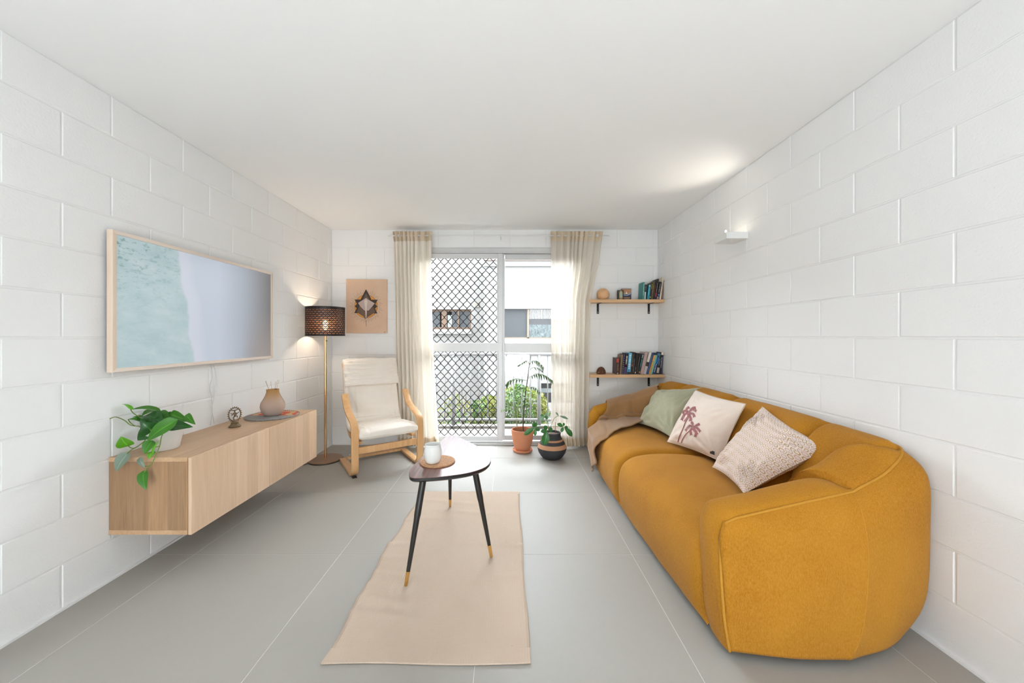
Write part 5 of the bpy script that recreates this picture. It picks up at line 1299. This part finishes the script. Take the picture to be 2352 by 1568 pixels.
# ---- cushions
def pillow_fn(TL, TR, BR, BL, th, seed, wr=.006, conc=.07, front_dir=(-.6, -.6, .3), bk=.6):
    TL, TR, BR, BL = map(Vector, (TL, TR, BR, BL))
    n0 = (TR - BL).cross(TL - BR).normalized()
    if n0.dot(Vector(front_dir)) < 0: n0 = -n0
    def S(u, v, side):
        u2 = .5 + (u - .5) * (1 - conc * (1 - (2 * v - 1) ** 2)); v2 = .5 + (v - .5) * (1 - conc * (1 - (2 * u - 1) ** 2))
        p = (BL * (1 - u2) + BR * u2) * (1 - v2) + (TL * (1 - u2) + TR * u2) * v2
        f_ = max(0, (1 - abs(2 * u - 1) ** 2.3) * (1 - abs(2 * v - 1) ** 2.3)) ** .55
        w_ = (mnoise.noise(Vector((u * 5 + seed, v * 5, side))) + .5 * mnoise.noise(Vector((u * 13, v * 13 + seed, side)))) * wr * min(1, f_ * 2)
        crease = -abs(math.sin((u * 3 + v * 2) * 2.1 + seed)) ** 12 * wr * .8 * f_
        for k_, (cu_, cv_) in enumerate(((0, 0), (1, 0), (0, 1), (1, 1))):
            dx_, dy_ = u - cu_, v - cv_; rr_ = math.hypot(dx_, dy_); an_ = math.atan2(dy_, dx_)
            crease += math.sin(an_ * (13 + 3 * k_) + seed * k_ + rr_ * 4) * wr * 1.1 * math.exp(-((rr_ - .28) / .16) ** 2) * min(1, f_ * 1.5)
        crease += math.sin(v * 31 + 5 * mnoise.noise(Vector((u * 3, v * 3, seed)))) * wr * .35 * f_ * max(0, mnoise.noise(Vector((u * 2.5, v * 2.5, seed + 4))) + .2)
        return p + n0 * ((th * f_ if side > 0 else -th * bk * f_) + w_ + crease)
    return S, n0
def pillow(label, corners, th, seed, m_, wr=.006, conc=.07, bk=.6, pipe_m=None, N=44):
    S, n0 = pillow_fn(*corners, th, seed, wr, conc, bk=bk)
    b_ = sum((Vector(c) for c in corners), Vector()) / 4
    root = thing('cushion', label, 'cushion', (b_.x, b_.y, min(c[2] for c in corners)))
    obj('cover', MB().grid(lambda u, v: S(u, v, 1), N, N).grid(lambda u, v: S(u, v, -1), N, N), m_, root, smooth=True, fixn=True)
    if pipe_m:
        loop = [S(k / 20, 0, 1) for k in range(20)] + [S(1, k / 20, 1) for k in range(20)] + [S(1 - k / 20, 1, 1) for k in range(20)] + [S(0, 1 - k / 20, 1) for k in range(20)]
        obj('piping', MB().tube(loop, .0035, 6, closed=True), pipe_m, root, smooth=True)
    return root, S, n0
t = NT('sage_linen'); v = t.coord(); f = t.noise(v, 5, 4); t.col(t.mix(f, C('#a2a184'), C('#c0c1a8'))).set(rough=.9, sheen=.15); t.bump(t.math('ADD', t.noise(v, 18, 4, .5, 1.2), t.math('MULTIPLY', t.noise(v, 500, 2), .1)), .5, .006); M['sage'] = t.m
t = NT('cream_linen'); v = t.coord(); f = t.noise(v, 5, 4); t.col(t.mix(f, C('#dccbbd'), C('#ecdfd4'))).set(rough=.9, sheen=.15); t.bump(t.math('ADD', t.noise(v, 16, 4, .5, 1.2), t.math('MULTIPLY', t.noise(v, 500, 2), .1)), .4, .005); M['cream'] = t.m
t = NT('hexagon_jacquard'); tc = t.n('ShaderNodeTexCoord'); uvn = t.sep(tc.outputs['UV'])
K = 21.0
gx = t.math('MULTIPLY', uvn[0], K); gy = t.math('MULTIPLY', uvn[1], K)
def hexcell(ox, oy):
    x = t.math('SUBTRACT', t.math('MODULO', t.math('ADD', gx, ox), 1.0), .5)
    y = t.math('SUBTRACT', t.math('MODULO', t.math('ADD', gy, oy), 1.732), .866)
    return x, y
ax_, ay_ = hexcell(0, 0); bx_, by_ = hexcell(.5, .866)
da = t.math('ADD', t.math('MULTIPLY', ax_, ax_), t.math('MULTIPLY', ay_, ay_)); db = t.math('ADD', t.math('MULTIPLY', bx_, bx_), t.math('MULTIPLY', by_, by_))
isA = t.math('LESS_THAN', da, db)
def pick(a, b): return t.math('ADD', t.math('MULTIPLY', a, isA), t.math('MULTIPLY', b, t.math('SUBTRACT', 1.0, isA)))
hx_, hy_ = t.math('ABSOLUTE', pick(ax_, bx_)), t.math('ABSOLUTE', pick(ay_, by_))
hd = t.math('MAXIMUM', hx_, t.math('ADD', t.math('MULTIPLY', hx_, .5), t.math('MULTIPLY', hy_, .866)))
ring_c = t.mix(isA, C('#b98f5c'), C('#cfa79a'))
base_c = C('#e9dfd6')
r1 = t.math('LESS_THAN', t.math('ABSOLUTE', t.math('SUBTRACT', hd, .33)), .07)
cc = t.mix(r1, base_c, ring_c)
dotm = t.math('GREATER_THAN', t.math('MULTIPLY', t.math('ADD', hx_, t.math('MULTIPLY', hy_, 1.2)), 1.0), .86)
cc = t.mix(t.math('MULTIPLY', dotm, .8), cc, C('#7f7f92'))
inn = t.math('LESS_THAN', hd, .2); cc = t.mix(inn, cc, C('#e2d6ce'))
nz_ = t.noise(t.coord('Object'), 300, 2); cc = t.mix(t.math('MULTIPLY', nz_, .25), cc, C('#d6bfb4'))
t.col(cc).set(rough=.92, sheen=.1); t.bump(t.math('ADD', t.noise(t.coord('Object'), 260, 2), t.math('MULTIPLY', hd, 1.2)), .3, .002); M['hexfab'] = t.m
pillow('sage green linen cushion leaning between the throw and the palm cushion', [(1.375, 3.40, .715), (1.565, 2.975, .795), (1.25, 2.78, .43), (1.165, 3.31, .43)], .085, 2, M['sage'], .010, .09)
pc_, Sp, np_ = pillow('cream linen cushion printed with two red-brown palm trees', [(1.425, 2.80, .80), (1.430, 2.215, .80), (1.330, 2.30, .425), (1.182, 2.735, .425)], .085, 5, M['cream'], .005, .06, pipe_m=plain('cream_piping', C('#cdbcae'), .9))
pillow('pink and ochre hexagon patterned cushion nearest the near arm', [(1.500, 2.17, .795), (1.485, 1.690, .690), (1.155, 1.800, .435), (1.215, 2.19, .43)], .085, 9, M['hexfab'], .012, .07)
# palm print: strokes laid on the cushion face
def inv_uv(x, y):
    """cushion-face parameters of a point given in the picture detail (x, y)"""
    def pr(u, v):
        q_ = Sp(u, v, 1); return ((CX + FPX * q_.x / q_.y - 1510) / .17857, (CY - FPX * (q_.z - H) / q_.y - 880) / .17857)
    u, v = .35, .5
    for _ in range(12):
        a = pr(u, v); b = pr(u + .01, v); c_ = pr(u, v + .01)
        J_ = ((b[0] - a[0]) / .01, (c_[0] - a[0]) / .01, (b[1] - a[1]) / .01, (c_[1] - a[1]) / .01)
        D_ = J_[0] * J_[3] - J_[1] * J_[2]; fx, fy = a[0] - x, a[1] - y
        u = max(.03, min(.97, u - .8 * (fx * J_[3] - J_[1] * fy) / D_)); v = max(.03, min(.97, v - .8 * (J_[0] * fy - J_[2] * fx) / D_))
    return u, v
def stroke(mb, pts, w):
    pts = [Vector((p[0], p[1], 0)) for p in pts]; m = len(pts); vs = []
    for i, p in enumerate(pts):
        tg = pts[min(i + 1, m - 1)] - pts[max(i - 1, 0)]; nn = Vector((-tg.y, tg.x, 0)).normalized()
        ww = w[i] if isinstance(w, list) else w
        for s in (-1, 1):
            uu, vv_ = inv_uv(*(p + nn * ww * s)[:2]); vs.append(Sp(uu, vv_, 1) + np_ * .0018)
    mb.add(vs, [(2 * i, 2 * i + 1, 2 * i + 3, 2 * i + 2) for i in range(m - 1)])
def palm(trunk, crown, fronds):
    mb = MB()
    tk = crom([(x, y, 0) for x, y in trunk], 6)
    stroke(mb, tk, [9 - 4 * k / len(tk) for k in range(len(tk))])
    for (cx_, cy_, ex, ey) in fronds:
        cr = crom([(crown[0], crown[1], 0), (cx_, cy_, 0), (ex, ey, 0)], 7)
        stroke(mb, cr, 2.2)
        for k in range(2, len(cr)):
            a = cr[k]; tg = (cr[k] - cr[k - 1]).normalized(); nn = Vector((-tg.y, tg.x, 0)); l_ = 26 * (1 - .5 * abs(k / len(cr) - .6))
            for s in (-1, 1):
                e = a + nn * l_ * s * .8 + tg * l_ * .45 + Vector((0, 7, 0))
                stroke(mb, [a, a.lerp(e, .5), e], [3.0, 3.6, .8])
    return mb
pr_ = plain('palm_print_ink', C('#a0696a'), .9, .15, 90)
obj('palm_print', palm([(258, 800), (285, 690), (340, 560), (392, 415)], (400, 380), [(380, 330, 405, 305), (360, 350, 325, 375), (350, 400, 315, 465), (395, 430, 355, 485), (430, 440, 425, 480), (460, 390, 478, 425), (445, 330, 500, 350), (450, 320, 490, 310)]), pr_, pc_, fixn=False)
obj('palm_print', palm([(308, 825), (318, 740), (375, 650), (452, 588)], (460, 572), [(455, 520, 445, 500), (420, 540, 365, 600), (430, 600, 435, 655), (500, 540, 540, 520), (510, 570, 552, 615), (500, 620, 490, 680), (480, 600, 515, 650)]), pr_, pc_, fixn=False)
p_ = Sp(.86, .045, 1)
obj('label_tag', MB().obox(p_ + np_ * .002, Vector((.012, -.03, 0)), Vector((0, 0, .022)), np_ * .001), plain('black_tag', (.02, .02, .02, 1), .7), pc_)

# ---- throw blanket over the far arm
t = NT('camel_knit'); v = t.coord(); f = t.noise(v, 4, 3); rib = t.n('ShaderNodeTexWave'); rib.inputs['Scale'].default_value = 95; rib.inputs['Distortion'].default_value = .6; t.l(v, rib.inputs['Vector'])
t.col(t.mix(f, C('#8a6238'), C('#9c7449'))).set(rough=.95, sheen=.3); t.bump(t.math('ADD', rib.outputs['Fac'], t.noise(v, 300, 2)), .3, .002); M['camel'] = t.m
ya2 = 2 * SYC - 1.43
def armtop(x): return lerpk(x, [(.80, .44), (.85, .490), (.96, .522), (1.08, .556), (1.20, .590), (1.30, .640), (1.40, .690), (1.50, .72)])
def seatz(x): return lerpk(x, [(.79, .33), (.83, .372), (.88, .400), (.95, .415), (1.1, .421), (1.3, .405)])
def blanket(u, v):
    Xt = .965 + (1.43 - .965) * u; Xb = .48 + (1.19 - .48) * u
    k = v ** (2.3 - 1.2 * u); X = Xt * (1 - k) + Xb * k
    Tm = lerpk(u, [(0, .56), (.2, .74), (.45, .76), (.7, .66), (1, .52)])
    T = v * Tm
    x = max(X, .80)
    at_ = armtop(x) ; szx = seatz(x) + .012
    ks_y = [(0, ya2 - .015), (.05, ya2 - .05), (.11, ya2 - .10), (.17, ya2 - .165), (.26, ya2 - .205), (.34, ya2 - .24), (.80, ya2 - .70)]
    ks_z = [(0, at_ + .02), (.05, at_ + .052), (.11, at_ + .054), (.17, at_ + .01), (.26, at_ * .45 + szx * .55 + .005), (.34, szx), (.80, szx)]
    y = lerpk(T, ks_y); z = lerpk(T, ks_z)
    y -= max(0, x - 1.16) * .62 * (1 if T < .3 else max(0, 1 - (T - .3) / .15))
    if X < .80:
        dn = .80 - X; b_ = bow(y) if y < 3.45 else bow(y) * .6
        x = .792 + b_ - min(.022, dn * .5); z = z - dn
    w_ = mnoise.noise(Vector((X * 5.5 + .3 * v, T * 3.0, 1.7))) * .026 + .015 * math.sin(X * 33 + T * 12 + 2 * mnoise.noise(Vector((X * 3, T * 3, 0)))) * min(1, max(0, (T - .02) * 6)) * (.35 + .65 * (1 - u))
    w_ = max(w_, -.012) + .026
    if X < .80: return (x - max(-.004, w_), y, z)
    return (x, y - (w_ if .12 < T < .34 else w_ * .4), z + (w_ if T > .30 else w_ * .4))
thr = thing('throw_blanket', 'camel knitted throw draped over the far arm of the sofa', 'blanket', (1.05, 3.45, .45))
o = obj('knit', MB().grid(blanket, 70, 90), M['camel'], thr, smooth=True)
sd = o.modifiers.new('thick', 'SOLIDIFY'); sd.thickness = .007; sd.offset = 0
hem = [Vector(blanket(k / 60, 1.0)) for k in range(61)]
obj('hem', MB().tube(hem, .006, 6), M['camel'], thr, smooth=True)
